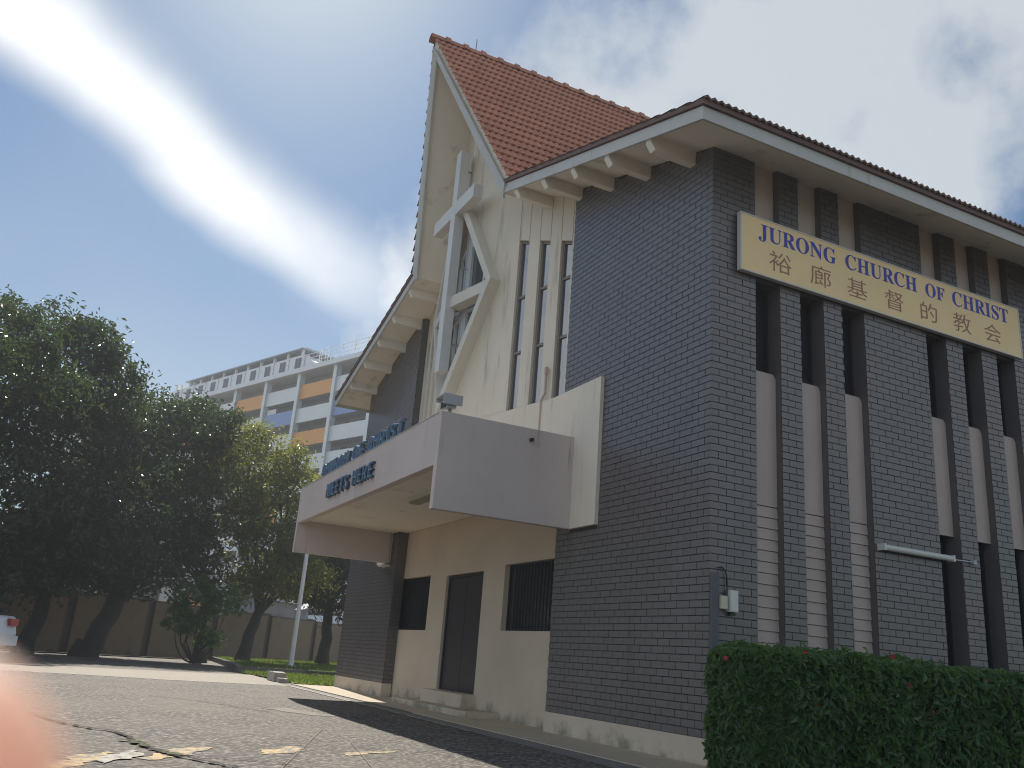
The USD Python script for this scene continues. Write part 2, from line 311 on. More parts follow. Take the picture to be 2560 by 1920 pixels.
class MB:
    "collects shapes for one mesh"

    def __init__(s):
        s.v, s.f, s.n = [], [], 0

    def add(s, v, f):
        v = np.asarray(v, float).reshape(-1, 3)
        s.v.append(v)
        s.f.append(np.asarray(f, int).reshape(-1, 3) + s.n)
        s.n += len(v)
        return s

    def hexa(s, p):
        "8 corners: bottom 4 counter-clockwise, top 4 above them"
        q = [(0, 3, 2, 1), (4, 5, 6, 7), (0, 1, 5, 4), (1, 2, 6, 5), (2, 3, 7, 6), (3, 0, 4, 7)]
        return s.add(p, [t for a, b, c, d in q for t in ((a, b, c), (a, c, d))])

    def box(s, x0, x1, y0, y1, z0, z1):
        return s.hexa([(x0, y0, z0), (x1, y0, z0), (x1, y1, z0), (x0, y1, z0), (x0, y0, z1), (x1, y0, z1), (x1, y1, z1), (x0, y1, z1)])

    def obox(s, o, a, b, c):
        "a box at corner o with edge vectors a, b, c (right-handed)"
        o, a, b, c = (np.asarray(x, float) for x in (o, a, b, c))
        return s.hexa([o, o + a, o + a + b, o + b, o + c, o + a + c, o + a + b + c, o + b + c])

    def tm(s, m, T=None):
        m = m.copy()
        if T is not None:
            m.apply_transform(T)
        return s.add(m.vertices, m.faces)

    def poly(s, pg, depth, frame):
        "shapely polygon (a, b) extruded by depth; frame: 3x4 columns a-axis, b-axis, depth-axis, origin"
        for g in getattr(pg, 'geoms', [pg]):
            if g.is_empty or g.area < 1e-6:
                continue
            m = trimesh.creation.extrude_polygon(g, depth, engine='earcut')
            A, B, N, O = (np.asarray(x, float) for x in frame)
            v = m.vertices[:, :1] * A + m.vertices[:, 1:2] * B + m.vertices[:, 2:] * N + O
            f = m.faces if np.dot(np.cross(A, B), N) > 0 else m.faces[:, ::-1]
            s.add(v, f)
        return s

    def tube(s, pts, r, sides=8, caps=True):
        p = np.asarray(pts, float)
        r = np.broadcast_to(np.asarray(r, float), (len(p),))
        t = np.gradient(p, axis=0)
        t /= np.linalg.norm(t, axis=1, keepdims=True) + 1e-12
        ref = np.array([0, 0, 1.0]) if abs(t[:, 2]).mean() < 0.8 else np.array([1.0, 0, 0])
        a = np.cross(t, ref)
        a /= np.linalg.norm(a, axis=1, keepdims=True)
        b = np.cross(t, a)
        an = np.arange(sides) * 2 * np.pi / sides
        v = p[:, None] + r[:, None, None] * (np.cos(an)[None, :, None] * a[:, None] + np.sin(an)[None, :, None] * b[:, None])
        k = len(p)
        f = []
        for i in range(k - 1):
            for j in range(sides):
                q = (i * sides + j, i * sides + (j + 1) % sides, (i + 1) * sides + (j + 1) % sides, (i + 1) * sides + j)
                f += [(q[0], q[2], q[1]), (q[0], q[3], q[2])]
        v = v.reshape(-1, 3)
        if caps:
            v = np.vstack([v, p[0], p[-1]])
            for j in range(sides):
                f += [(k * sides, j, (j + 1) % sides), (k * sides + 1, (k - 1) * sides + (j + 1) % sides, (k - 1) * sides + j)]
        return s.add(v, f)

    def mesh(s):
        return np.vstack(s.v), np.vstack(s.f)

    def obj(s, name, mat, parent='/World', smooth=False, label=None, kind=None):
        path = numbered(str(parent), name)
        m = usdkit.mesh(stage, path, s.mesh(), mat, smooth=smooth)
        pr = m.GetPrim()
        if label:
            pr.SetCustomDataByKey('label', label)
        if kind:
            pr.SetCustomDataByKey('kind', kind)
        return path


def tag(path, label=None, cat=None, group=None, kind=None):
    pr = stage.GetPrimAtPath(path)
    for k, v in (('label', label), ('category', cat), ('group', group), ('kind', kind)):
        if v:
            pr.SetCustomDataByKey(k, v)
    return path


def thing(name, label, cat, loc=(0, 0, 0), group=None):
    path = numbered('/World', name)
    x = UsdGeom.Xform.Define(stage, path)
    if any(loc):
        x.AddTranslateOp().Set(Gf.Vec3d(*map(float, loc)))
    return tag(path, label, cat, group)


Z3 = np.eye(3)
EX, EY, EZ = Z3

# ---------------------------------------------------------------- ground
def sheet(name, pg, z, mat, thick=0.0):
    mb = MB()
    pg = Polygon(pg) if not hasattr(pg, 'area') else pg
    if thick:
        mb.poly(pg, thick, (EX, EY, EZ, (0, 0, z - thick)))
    else:
        for g in getattr(pg, 'geoms', [pg]):
            v, f = trimesh.creation.triangulate_polygon(g, engine='earcut')
            v3 = np.column_stack([v, np.full(len(v), z)])
            nf = np.cross(v3[f[:, 1]] - v3[f[:, 0]], v3[f[:, 2]] - v3[f[:, 0]])[:, 2]
            f = np.where(nf[:, None] < 0, f[:, ::-1], f)
            mb.add(v3, f)
    return tag(mb.obj(name, mat), kind='structure')


sheet('ground', [(-600, -600), (600, -600), (600, 600), (-600, 600)], -0.012, EARTH)
sheet('car_park_asphalt', [(-12.45, -45), (40, -45), (40, 16), (0.35, 16), (0.35, -1.3), (-12.9, -1.3), (-12.35, -4.0), (-12.3, -6.0)], 0.0, ASPHALT)
sheet('concrete_driveway', [(-12.45, -45), (-12.3, -6.0), (-12.35, -4.0), (-12.9, -1.3), (-18.6, -1.05), (-17.4, -2.9), (-16.3, -5.2), (-15.9, -8), (-15.9, -45)], 0.0035, CONCRETE)  # far edge is drawn along the tree shade boundary
sheet('rear_lane_asphalt', [(-12.0, -45), (-12.0, -6.0), (-12.9, -1.05), (-17.2, -1.0), (-20.2, -1.4), (-24.5, -0.7), (-31.5, -0.2), (-34.3, 0.2), (-23.0, -12.0), (-10, -45)], -0.004, ASPHALT)  # darker asphalt shows where tree shade falls; the shade edge shapes it
edge = LineString([(-11.6, -8.6), (-12.25, -6.2), (-12.5, -5.2), (-12.35, -4.0), (-12.75, -2.4), (-12.95, -1.4)]).buffer(0.06)
sheet('driveway_edge_line', edge, 0.004, PALELINE)
sheet('front_apron', [(-14.2, -1.02), (0.5, -0.92), (0.5, 0.24), (-14.2, 0.24)], 0.012, APRONM, 0.05)
sheet('front_gutter', [(-13.9, -1.30), (0.6, -1.30), (0.6, -0.92), (-14.2, -1.02)], 0.003, GUTTER)
sheet('gutter_line', [(-12.95, -1.34), (-3.0, -1.33), (-3.0, -1.27), (-12.9, -1.26)], 0.008, PALELINE)
sheet('gutter_line_inner', [(-13.9, -1.05), (-6.0, -1.0), (-6.0, -0.965), (-14.1, -1.0)], 0.016, PALELINE)


def blob(cx, cy, pts, seed, amp=0.06):
    rng = np.random.default_rng(seed)
    p = []
    for i in range(len(pts)):
        a, b = np.array(pts[i]), np.array(pts[(i + 1) % len(pts)])
        for t in np.linspace(0, 1, 7)[:-1]:
            p.append(a + (b - a) * t + rng.normal(0, amp * 0.5, 2))
    return Polygon(p).buffer(0.03).buffer(-0.03).buffer(0)


sheet('yellow_kerb_mark', blob(0, 0, [(1.25, -6.27), (0.413, -5.895), (0.139, -5.675), (0.218, -5.61), (0.682, -5.801), (1.3, -6.0)], 3), 0.004, YELLOW)
sheet('white_kerb_mark', blob(0, 0, [(0.682, -5.80), (0.199, -5.609), (-0.027, -5.408), (0.407, -5.475), (0.797, -5.726)], 4), 0.008, WHITEP)
sheet('yellow_road_mark', blob(0, 0, [(0.493, -5.461), (-0.143, -5.198), (-0.405, -4.793), (0.005, -4.977), (0.514, -5.312)], 5), 0.0045, YELLOW)
sheet('yellow_road_mark', blob(0, 0, [(-0.215, -4.516), (-0.672, -4.093), (-0.26, -4.081), (-0.007, -4.506)], 6), 0.004, YELLOW)
sheet('yellow_road_mark', blob(0, 0, [(-0.22, -3.73), (-0.60, -3.16), (-0.43, -3.20), (-0.10, -3.74)], 8, 0.05), 0.004, YELLOW)
sheet('pale_road_patch', blob(0, 0, [(-5.312, -3.441), (-5.668, -3.057), (-4.445, -2.60), (-4.453, -2.913)], 9, 0.08), 0.0042, JOINTM)


def crack(pts, w, seed):
    rng = np.random.default_rng(seed)
    p = []
    for a, b in zip(pts[:-1], pts[1:]):
        for t in np.linspace(0, 1, 9)[:-1]:
            p.append(np.array(a) + (np.array(b) - a) * t + rng.normal(0, 0.022, 2))
    parts = [LineString([p[i], p[i + 1]]).buffer(w * rng.uniform(0.45, 1.3)) for i in range(len(p) - 1)]
    return unary_union(parts).simplify(0.003)


CRK = [(-3.6, -6.55), (-3.05, -6.29), (-2.25, -6.08), (-1.72, -5.83), (-1.27, -5.51), (-0.7, -5.45), (-0.37, -5.38), (-0.1, -5.33), (0.27, -5.22), (0.64, -5.0), (0.95, -4.86)]
sheet('road_crack', crack(CRK, 0.021, 11), 0.012, CRACKM)
sheet('road_crack', crack([(-0.05, -5.34), (0.3, -5.12), (0.42, -4.7), (0.9, -4.2)], 0.008, 12), 0.011, CRACKM)
sheet('road_crack', crack([(-6.9, -4.7), (-6.1, -4.1), (-5.2, -3.75), (-4.5, -3.4)], 0.013, 13), 0.010, CRACKM)
sheet('crack_moss', crack([(-0.62, -5.46), (-0.40, -5.40), (-0.2, -5.36)], 0.03, 14), 0.0155, MOSS)
sheet('crack_moss', crack([(0.16, -5.26), (0.30, -5.2)], 0.028, 15), 0.0155, MOSS)
# fine straight joints where the car park was patched
for k, pts in enumerate([[(-2.6, -3.3), (0.9, -4.55), (2.2, -5.0)], [(-1.6, -2.8), (-1.2, -3.4), (1.2, -3.9)]]):
    sheet('patch_joint', LineString(pts).buffer(0.005), 0.006 + 0.001 * k, JOINTM)

# grass beds and kerbs left of the building
GR1 = Polygon([(-13.95, -0.98), (-17.0, -0.95), (-19.6, -1.2), (-20.6, 1.6), (-21.0, 6), (-13.95, 6)])
GR2 = Polygon([(-20.35, -1.0), (-24.3, -0.45), (-31.4, 0.1), (-34.1, 0.3), (-44.5, 11.6), (-30, 14), (-21.35, 6)])
sheet('grass_bed', GR1, 0.02, EARTH)
sheet('raised_grass_bed', GR2, 0.13, EARTH)


def grass(name, pg, z, n, h, label, seed):
    rng = np.random.default_rng(seed)
    x0, y0, x1, y1 = pg.bounds
    P = []
    import shapely
    while len(P) < n:
        q = rng.uniform((x0, y0), (x1, y1), (n, 2))
        P.extend(q[shapely.contains_xy(pg, q[:, 0], q[:, 1])])
    P = np.array(P[:n])
    a = rng.uniform(0, 2 * np.pi, n)
    w = rng.uniform(0.012, 0.028, n)[:, None]
    dv = np.column_stack([np.cos(a), np.sin(a), np.zeros(n)])
    tip = np.column_stack([rng.normal(0, 0.5 * h, n), rng.normal(0, 0.5 * h, n), h * rng.uniform(0.4, 1.2, n)])
    B = np.column_stack([P, np.full(n, z)])
    v = np.stack([B - dv * w, B + dv * w, B + tip], 1).reshape(-1, 3)
    f = np.arange(3 * n).reshape(-1, 3)
    return tag(MB().add(v, f).obj(name, GRASSM), label, 'grass', kind='stuff')


grass('grass', GR1, 0.02, 16000, 0.09, 'sunlit strip of short green grass beside the left end of the building', 21)
grass('grass', GR2, 0.13, 26000, 0.10, 'raised grass bed behind the dark kerb, around the white pole and tree feet', 22)
kb = [(-20.15, -1.12), (-24.2, -0.6), (-31.3, -0.06), (-34.0, 0.12)]
kb2 = [(-20.15, -1.12), (-20.9, 1.6), (-21.2, 6.0)]
for line in (kb, kb2):
    L = LineString(line)
    k = int(L.length / 1.0)
    for i in range(k):
        a, b = np.array(L.interpolate(i * L.length / k).coords[0]), np.array(L.interpolate((i + 1) * L.length / k - 0.015).coords[0])
        d = (b - a) / np.linalg.norm(b - a)
        nn = np.array([-d[1], d[0]]) * 0.075
        hh = 0.16 + 0.01 * RNG.random()
        c = [a - nn, b - nn, b + nn, a + nn]
        tag(MB().hexa([(*q, -0.02) for q in c] + [(*(q * 0.995 + 0.005 * (a + b) / 2), hh) for q in c]).obj('kerb_stone', KERB), kind='structure')

# ---------------------------------------------------------------- the church
W, XC, WB = 13.9424, -6.9712, 3.4936
ZP = 0.268
church = thing('church', 'grey brick church with steep orange tiled gable, low wings and beige entrance canopy', 'church')
SLW = 0.303            # slope of the wings


def zs(x):
    "underside of the wing roof above x (right wing; mirrored for the left)"
    x = x if x > XC else 2 * XC - x
    return 7.26 - SLW * x


KX = 2.15             # half width of the steep gable at the kink
KZ, KY = 8.65, -0.737
PZ = 12.62            # underside of the peak
OKX, OKZ, OPZ = 2.38, 8.86, 13.0
TOPY = 14.0


def yf(z):
    return KY - 0.21 * (z - KZ)


def zin(x):
    d = abs(x - XC)
    return KZ + (PZ - KZ) * (1 - d / KX) if d < KX else zs(x)


# masonry: mortar bed, then every brick
BH, BL, JT = 0.0825, 0.2330, 0.0085
all_bricks = []


def brick_wall(label, O, A, N, u0, u1, z0, ztop, holes, phase=0.0, zph=0.0, trim=(0.0, 0.0)):
    """a wall face in the plane through O spanned by A (horizontal) and z, outward normal N; ztop(u) its upper edge; holes: (u0, u1, z0, z1)"""
    O, A, N = (np.asarray(x, float) for x in (O, A, N))
    outline = Polygon([(u0, z0), (u1, z0)] + [(u, ztop(u)) for u in np.linspace(u1, u0, 12)])
    outline = outline.intersection(sbox(u0 + trim[0], 0, u1 - trim[1], 20))
    bed = outline.difference(unary_union([sbox(a, c, b, d) for a, b, c, d in holes])) if holes else outline
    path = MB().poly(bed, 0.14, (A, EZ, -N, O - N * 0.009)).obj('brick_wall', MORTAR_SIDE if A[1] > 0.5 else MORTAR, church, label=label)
    k = 0
    z = z0 + zph
    while z < 12:
        off = phase + (k % 2) * BL / 2
        i0 = math.floor((u0 - off) / BL)
        for i in range(i0, i0 + int((u1 - u0) / BL) + 3):
            a, b = off + i * BL + JT / 2, off + (i + 1) * BL - JT / 2
            c, d = z + JT / 2, z + BH - JT / 2
            segs = [(max(a, u0), min(b, u1))]
            for h in holes:
                if d > h[2] and c < h[3]:
                    segs = [q for s0, s1 in segs for q in ((s0, min(s1, h[0])), (max(s0, h[1]), s1))]
            for s0, s1 in segs:
                if s1 - s0 < 0.02:
                    continue
                top = min(d, ztop(s0), ztop(s1))
                if top - c < 0.015 or c < z0 - 1e-6:
                    continue
                all_bricks.append((path, O, A, N, s0, s1, c, top))
        z += BH
        k += 1
    return path


rz = lambda x: zs(x) - 0.004
SLOTS = []
for g in range(-0, 4):
    for y0 in (0.672, 1.400, 2.117):
        SLOTS.append((y0 + 3.004 * g, y0 + 3.004 * g + 0.394, g))
hs = [(a, b, 0.3, 8.0) for a, b, g in SLOTS]
bw_front = brick_wall('grey brick wall right of the entrance', (0, 0, 0), EX, -EY, -WB, 0, ZP, rz, [(-3.08, -2.36, 2.71, 4.79), (-WB - 1, -3.08, 3.365, 4.79)], phase=-0.11, trim=(0.012, 0.03))
bw_left = brick_wall('grey brick wall left of the entrance', (0, 0, 0), EX, -EY, -W, -W + WB, ZP, rz, [(-W + 2.36, -W + 3.08, 2.71, 4.79), (-W + 3.08, -W + WB + 1, 3.365, 4.79)], phase=0.02, trim=(0.012, 0.03))
bw_side = brick_wall('grey brick side wall with tall slots', (0, 0.021, 0), EY, EX, 0, 12.5, ZP, lambda u: 7.255, [(a - 0.021, b - 0.021, c, d) for a, b, c, d in hs], phase=0.096)
# returns of the brick piers into the entrance recess
brick_wall('brick return beside the left window', (-W + WB, 0.021, 0), EY, EX, 0, 0.199, ZP, lambda u: 3.36, [])
brick_wall('upper brick return left', (-W + WB, 0.021, 0), EY, EX, 0, 0.16, 4.8, lambda u: zs(-W + WB) - 0.02, [])


def brick_box(mb, bk, rng):
    path, O, A, N, s0, s1, c, d = bk
    e = rng.normal(0, 0.0012)
    t = 0.02
    ch = 0.0016
    o = O + N * e
    P = lambda u, z, dep: o + A * u + EZ * z - N * dep
    b4 = [P(s0, c, t), P(s1, c, t), P(s1, d, t), P(s0, d, t)]
    m4_ = [P(s0, c, ch), P(s1, c, ch), P(s1, d, ch), P(s0, d, ch)]
    f4 = [P(s0 + ch, c + ch, 0), P(s1 - ch, c + ch, 0), P(s1 - ch, d - ch, 0), P(s0 + ch, d - ch, 0)]
    v = b4 + m4_ + f4
    f = [(8, 9, 10), (8, 10, 11)]
    for r in (0, 4):
        for i in range(4):
            j = (i + 1) % 4
            f += [(r + i, r + j, r + 4 + j), (r + i, r + 4 + j, r + 4 + i)]
    if np.dot(np.cross(A, EZ), N) < 0:
        f = [x[::-1] for x in f]
    return mb.add(v, f)


def brick_score(bk):
    path, O, A, N, s0, s1, c, d = bk
    Pm = O + A * (s0 + s1) / 2 + EZ * (c + d) / 2
    u, v, z = seen(Pm)
    if not (10 < u < 2550 and 10 < v < 1910) or z < 0:
        return 0
    if path == bw_side and (c < 1.25 or 5.6 < c < 6.5):
        return 0
    if path == bw_front and (s0 < -2.4 and c > 2.2 and c < 4.8):
        return 0
    return (s1 - s0) * (d - c) * abs(np.dot(N, Pm - CAM)) / np.linalg.norm(Pm - CAM) ** 3


order = sorted(range(len(all_bricks)), key=lambda i: -brick_score(all_bricks[i]))
rest = MB()
for r, i in enumerate(order):
    if r < 296:
        brick_box(MB(), all_bricks[i], RNG).obj('brick', BRICK, all_bricks[i][0])
    else:
        brick_box(rest, all_bricks[i], RNG)
rest.obj('bricks', BRICK, church, kind='stuff', label='remaining grey painted bricks of the walls')

# plinths, core walls
MB().box(-WB, 0.012, -0.012, 0.20, -0.03, ZP).obj('plinth', BEIGE, church)
MB().box(-W - 0.012, -W + WB, -0.012, 0.20, -0.03, ZP).obj('plinth', BEIGE, church)
MB().box(-0.2, 0.012, 0.2005, 12.5, -0.03, ZP).obj('plinth', BEIGE, church)
cw = MB()
cw.box(-W, -W + 0.14, 0.15, 13.2, 0, 7.2)                                     # left side
cw.box(-W, 0.0, 13.2, 13.4, 0, 7.2)                                          # back
cw.box(-0.75, -0.55, 0.5, 13.2, 0, 7.0)                                      # dark room divider behind the slots
cw.box(-W + WB, -WB, 1.3, 1.5, 0, 8.4)
cw.obj('inner_wall', JAMB, church)
MB().box(-0.14, -0.001, 12.52, 13.19, 0, 7.2).obj('back_pier', BEIGE, church)

# side slots: beige panels, clapboard, windows
for k, (a, b, g) in enumerate(SLOTS):
    def panel(z0, z1, mat=SIDING, x=-0.10, name='slot_panel'):
        mb = MB()
        p = sbox(a + 0.001, z0, b - 0.001, z1)
        return mb.poly(p, 0.05, (EY, EZ, EX, (x - 0.05, 0, 0))).obj(name, mat, church)
    MB().box(-0.34, -0.012, a - 0.03, a + 0.003, 0.3, 7.3).obj('slot_jamb', JAMB, church)
    MB().box(-0.34, -0.012, b - 0.003, b + 0.03, 0.3, 7.3).obj('slot_jamb', JAMB, church)
    panel(6.45, 7.3)
    MB().box(-0.33, -0.055, a, b, 5.62, 6.449).obj('slot_header', JAMB, church)
    # upper window
    mb = MB()
    for y in (a, b - 0.045):
        mb.box(-0.27, -0.22, y + 0.001, y + 0.044, 4.47, 5.62)
    for z in (4.49, 5.57):
        mb.box(-0.268, -0.222, a + 0.044, b - 0.046, z, z + 0.045)
    w = mb.obj('slot_window', GRILLE, church)
    MB().box(-0.252, -0.246, a + 0.044, b - 0.046, 4.535, 5.57).obj('pane', GLASS2, w)
    if g == 1:
        for j in range(8):
            z = 4.56 + j * 0.125
            MB().obox((-0.243, a + 0.046, z), (0, b - a - 0.094, 0), (-0.05, 0, 0.07), (0.004, 0, 0.004)).obj('louvre', GLASS2, w)
    sill = MB().hexa([(-0.33, a + 0.001, 4.40), (-0.10, a + 0.001, 4.40), (-0.10, b - 0.001, 4.40), (-0.33, b - 0.001, 4.40), (-0.33, a + 0.001, 4.50), (-0.118, a + 0.02, 4.47), (-0.118, b - 0.02, 4.47), (-0.33, b - 0.001, 4.50)])
    sill.obj('slot_sill', SIDING, church)
    if g == 0:
        panel(2.824, 4.399)
        z = 0.27
        while z < 2.8:
            t = min(z + 0.1275, 2.823)
            MB().hexa([(-0.15, a + 0.001, z), (-0.094, a + 0.001, z), (-0.094, b - 0.001, z), (-0.15, b - 0.001, z), (-0.15, a + 0.001, t - 0.006), (-0.106, a + 0.001, t - 0.006), (-0.106, b - 0.001, t - 0.006), (-0.15, b - 0.001, t - 0.006)]).obj('clapboard', SIDING, church)
            z += 0.1275
        MB().box(-0.16, -0.15, a + 0.001, b - 0.001, 0.27, 2.823).obj('slot_back', SIDING, church)
    else:
        panel(2.871, 4.399)
        mb = MB()
        for y in (a, b - 0.045):
            mb.box(-0.27, -0.22, y + 0.001, y + 0.044, 0.5, 2.87)
        mb.box(-0.268, -0.222, a + 0.17, a + 0.21, 0.5, 2.87)
        w = mb.obj('slot_window', GRILLE, church)
        MB().box(-0.252, -0.246, a + 0.044, b - 0.046, 0.5, 2.868).obj('pane', GLASS2, w)
        panel(0.27, 0.499)

# entrance wall (flat, in the recess under the canopy)
yd = 0.22
hole_d, hole_1, hole_2 = sbox(-8.05, 0.306, -6.38, 2.34), sbox(-10.75, 1.342, -8.893, 2.392), sbox(-5.545, 1.342, -3.62, 2.392)
ent = sbox(-W + WB - 0.05, -0.03, -WB + 0.05, 3.36).difference(unary_union([hole_d, hole_1, hole_2]))
MB().poly(ent, 0.16, (EX, EZ, EY, (0, yd, 0))).obj('entrance_wall', BEIGE, church)
d = MB().box(-8.05, -8.0, yd + 0.05, yd + 0.12, 0.306, 2.34).box(-6.43, -6.38, yd + 0.05, yd + 0.12, 0.306, 2.34).box(-8.0, -6.43, yd + 0.05, yd + 0.12, 2.29, 2.34).obj('entrance_door', DOORM, church)
for x0, x1 in ((-8.0, -7.222), (-7.208, -6.43)):
    lf = MB().box(x0, x1, yd + 0.075, yd + 0.115, 0.312, 2.288).obj('door_leaf', DOORM, d)
MB().box(-8.16, -6.30, -0.03, yd + 0.2, 0.0, 0.304).obj('door_step', BEIGE, church)
MB().box(-8.75, -5.35, -0.36, 0.215, 0.0, 0.10).obj('entrance_landing', BEIGE, church)
for h in (hole_1, hole_2):
    x0, z0, x1, z1 = h.bounds
    mb = MB()
    for x in (x0, x1 - 0.04):
        mb.box(x, x + 0.04, yd + 0.09, yd + 0.14, z0, z1)
    for z in (z0, z1 - 0.04):
        mb.box(x0 + 0.04, x1 - 0.04, yd + 0.092, yd + 0.138, z, z + 0.04)
    w = mb.obj('entrance_window', GRILLE, church)
    MB().box(x0 + 0.04, x1 - 0.04, yd + 0.118, yd + 0.124, z0 + 0.04, z1 - 0.04).obj('pane', GLASS2, w)
    kk = int((x1 - x0) / 0.11)
    for j in range(1, kk):
        x = x0 + 0.04 + (x1 - x0 - 0.08) * j / kk
        MB().box(x - 0.006, x + 0.006, yd + 0.075, yd + 0.088, z0 + 0.01, z1 - 0.01).obj('grille_bar', GRILLE, w)

# prow: the upper wall folds forward to the centre line
TH = math.atan(0.194)
CT, ST = math.cos(TH), math.sin(TH)
SM = (WB - (-XC)) / CT * -1   # length along each half


def sx(s, right=True):
    x = -WB - s * CT
    return x if right else 2 * XC - x


def prow_frame(right, off=0.15):
    if right:
        return (np.array([-CT, -ST, 0]), EZ, np.array([-ST, CT, 0]), np.array([-WB, off, 0]))
    return (np.array([CT, -ST, 0]), EZ, np.array([ST, CT, 0]), np.array([2 * XC + WB, off, 0]))


S_OF = lambda x: (-WB - x) / CT
WINS = [(-5.17, -4.88), (-4.583, -4.293), (-4.01, -3.722)]
zh = lambda x: 8.045 - 0.362 * (x + 5.156)
DZ0, DZ1, DZC, DHW = 5.06, 9.80, 7.41, 1.37
for right in (True, False):
    fr = prow_frame(right)
    xs = np.linspace(-WB, XC, 40)
    top = [(S_OF(x), zin(x) + 0.015) for x in xs]
    wall = Polygon([(0, 3.40), (SM, 3.40)] + top[::-1])
    holes = [Polygon([(S_OF(a), 4.85), (S_OF(b), 4.85), (S_OF(b), zh(b)), (S_OF(a), zh(a))]) for a, b in WINS]
    dia = Polygon([(SM + 0.3, DZ0 - 0.5), (SM + 0.3, DZ1 + 0.5), (SM, DZ1), (SM - DHW / CT, DZC), (SM, DZ0)]).buffer(-0.07, join_style=2)
    wall = wall.difference(unary_union(holes + [dia]))
    MB().poly(wall, 0.20, fr).obj('prow_wall', BEIGE_UP, church)
    led = sbox(0.0, 3.40, SM, 4.848)
    MB().poly(led, 0.05, prow_frame(right, 0.098)).obj('sill_band', BEIGE_UP, church)
    A, B_, N_, O_ = fr
    # narrow windows
    for (a, b), h in zip(WINS, holes):
        inner = h.buffer(-0.045, join_style=2)
        mb = MB().poly(h.difference(inner), 0.07, (A, B_, N_, O_ + N_ * 0.045))
        zt = zh((a + b) / 2)
        w = mb.obj('narrow_window', WINFRAME, church)
        for z in (5.895, 6.925):
            MB().poly(sbox(S_OF(b) + 0.045, z - 0.02, S_OF(a) - 0.045, z + 0.025), 0.05, (A, B_, N_, O_ + N_ * 0.05)).obj('mullion', WINFRAME, w)
        for z0, z1 in ((4.85, 5.875), (5.92, 6.905), (6.95, 9)):
            MB().poly(inner.intersection(sbox(-9, z0, 9, z1)), 0.006, (A, B_, N_, O_ + N_ * 0.075)).obj('pane', GLASS, w)
    # thin render joints above the windows
    for a, b in WINS:
        for x in (a, b):
            s = S_OF(x)
            MB().poly(sbox(s - 0.004, zh(x) + 0.01, s + 0.004, zin(x) - 0.02), 0.003, (A, B_, -N_, O_)).obj('render_joint', WINFRAME, church)
    # diamond window
    dia2 = Polygon([(SM, DZ0), (SM, DZ1), (SM - DHW / CT, DZC)])
    fro = MB()
    th = 0.135
    inn = Polygon([(SM + 1, DZ0 - 1), (SM + 1, DZ1 + 1), (SM, DZ1), (SM - DHW / CT, DZC), (SM, DZ0)]).buffer(-th, join_style=2)
    ring = dia2.difference(inn).union(dia2.intersection(sbox(SM - DHW / CT + 0.05, DZC - 0.23, SM - 0.02, DZC - 0.01)))
    A2, B2, N2, O2 = prow_frame(right, -0.085)
    dw = MB().poly(ring, 0.235, (A2, B2, N2, O2)).obj('diamond_frame', FRAMEW, church)
    MB().poly(dia2.buffer(-0.01), 0.008, (A, B_, N_, O_ + N_ * 0.15)).obj('pane', GLASS, dw)
    mul = unary_union([sbox(SM - 0.68, DZ0, SM - 0.63, DZ1), sbox(SM - 0.17, DZ0, SM, DZ1), sbox(SM - 2, 8.52, SM, 8.585), sbox(SM - 2, 6.07, SM, 6.135), sbox(SM - 2, DZC - 0.26, SM, DZC - 0.2)]).intersection(dia2.buffer(-0.03))
    MB().poly(mul, 0.06, (A, B_, N_, O_ + N_ * 0.085)).obj('mullion', MULLION, dw)

# band at the back of the canopy, and the canopy itself
for sgn in (1, -1):
    X = lambda x: x if sgn > 0 else 2 * XC - x
    a, b = sorted((X(-3.10), X(-2.35)))
    a2, b2 = sorted((X(-4.02), X(-3.10)))
    MB().box(a, b, -0.055, 0.14, 2.708, 4.795).box(a2, b2, -0.055, 0.14, 3.40, 4.795).obj('canopy_back_panel', BEIGE_UP, church)
    a, b = sorted((X(-3.02), X(-3.14)))
    MB().box(a, b, -2.118, -0.057, 2.706, 4.032).obj('canopy_side', CANOPY, church)
MB().box(-10.795, -3.145, -2.116, -1.99, 3.305, 4.030).obj('canopy_fascia', CANOPY, church)
MB().box(-10.798, -3.142, -1.989, 0.215, 3.362, 3.52).obj('canopy_soffit', SOFFIT, church)
MB().box(-10.795, -3.145, -2.125, -1.985, 4.0305, 4.042).obj('canopy_coping', FASCIA, church)
sp = MB().tube([(-3.02, -0.754, 3.865), (-2.955, -0.754, 3.86)], 0.026, 10).obj('drain_spout', GRILLE, church)

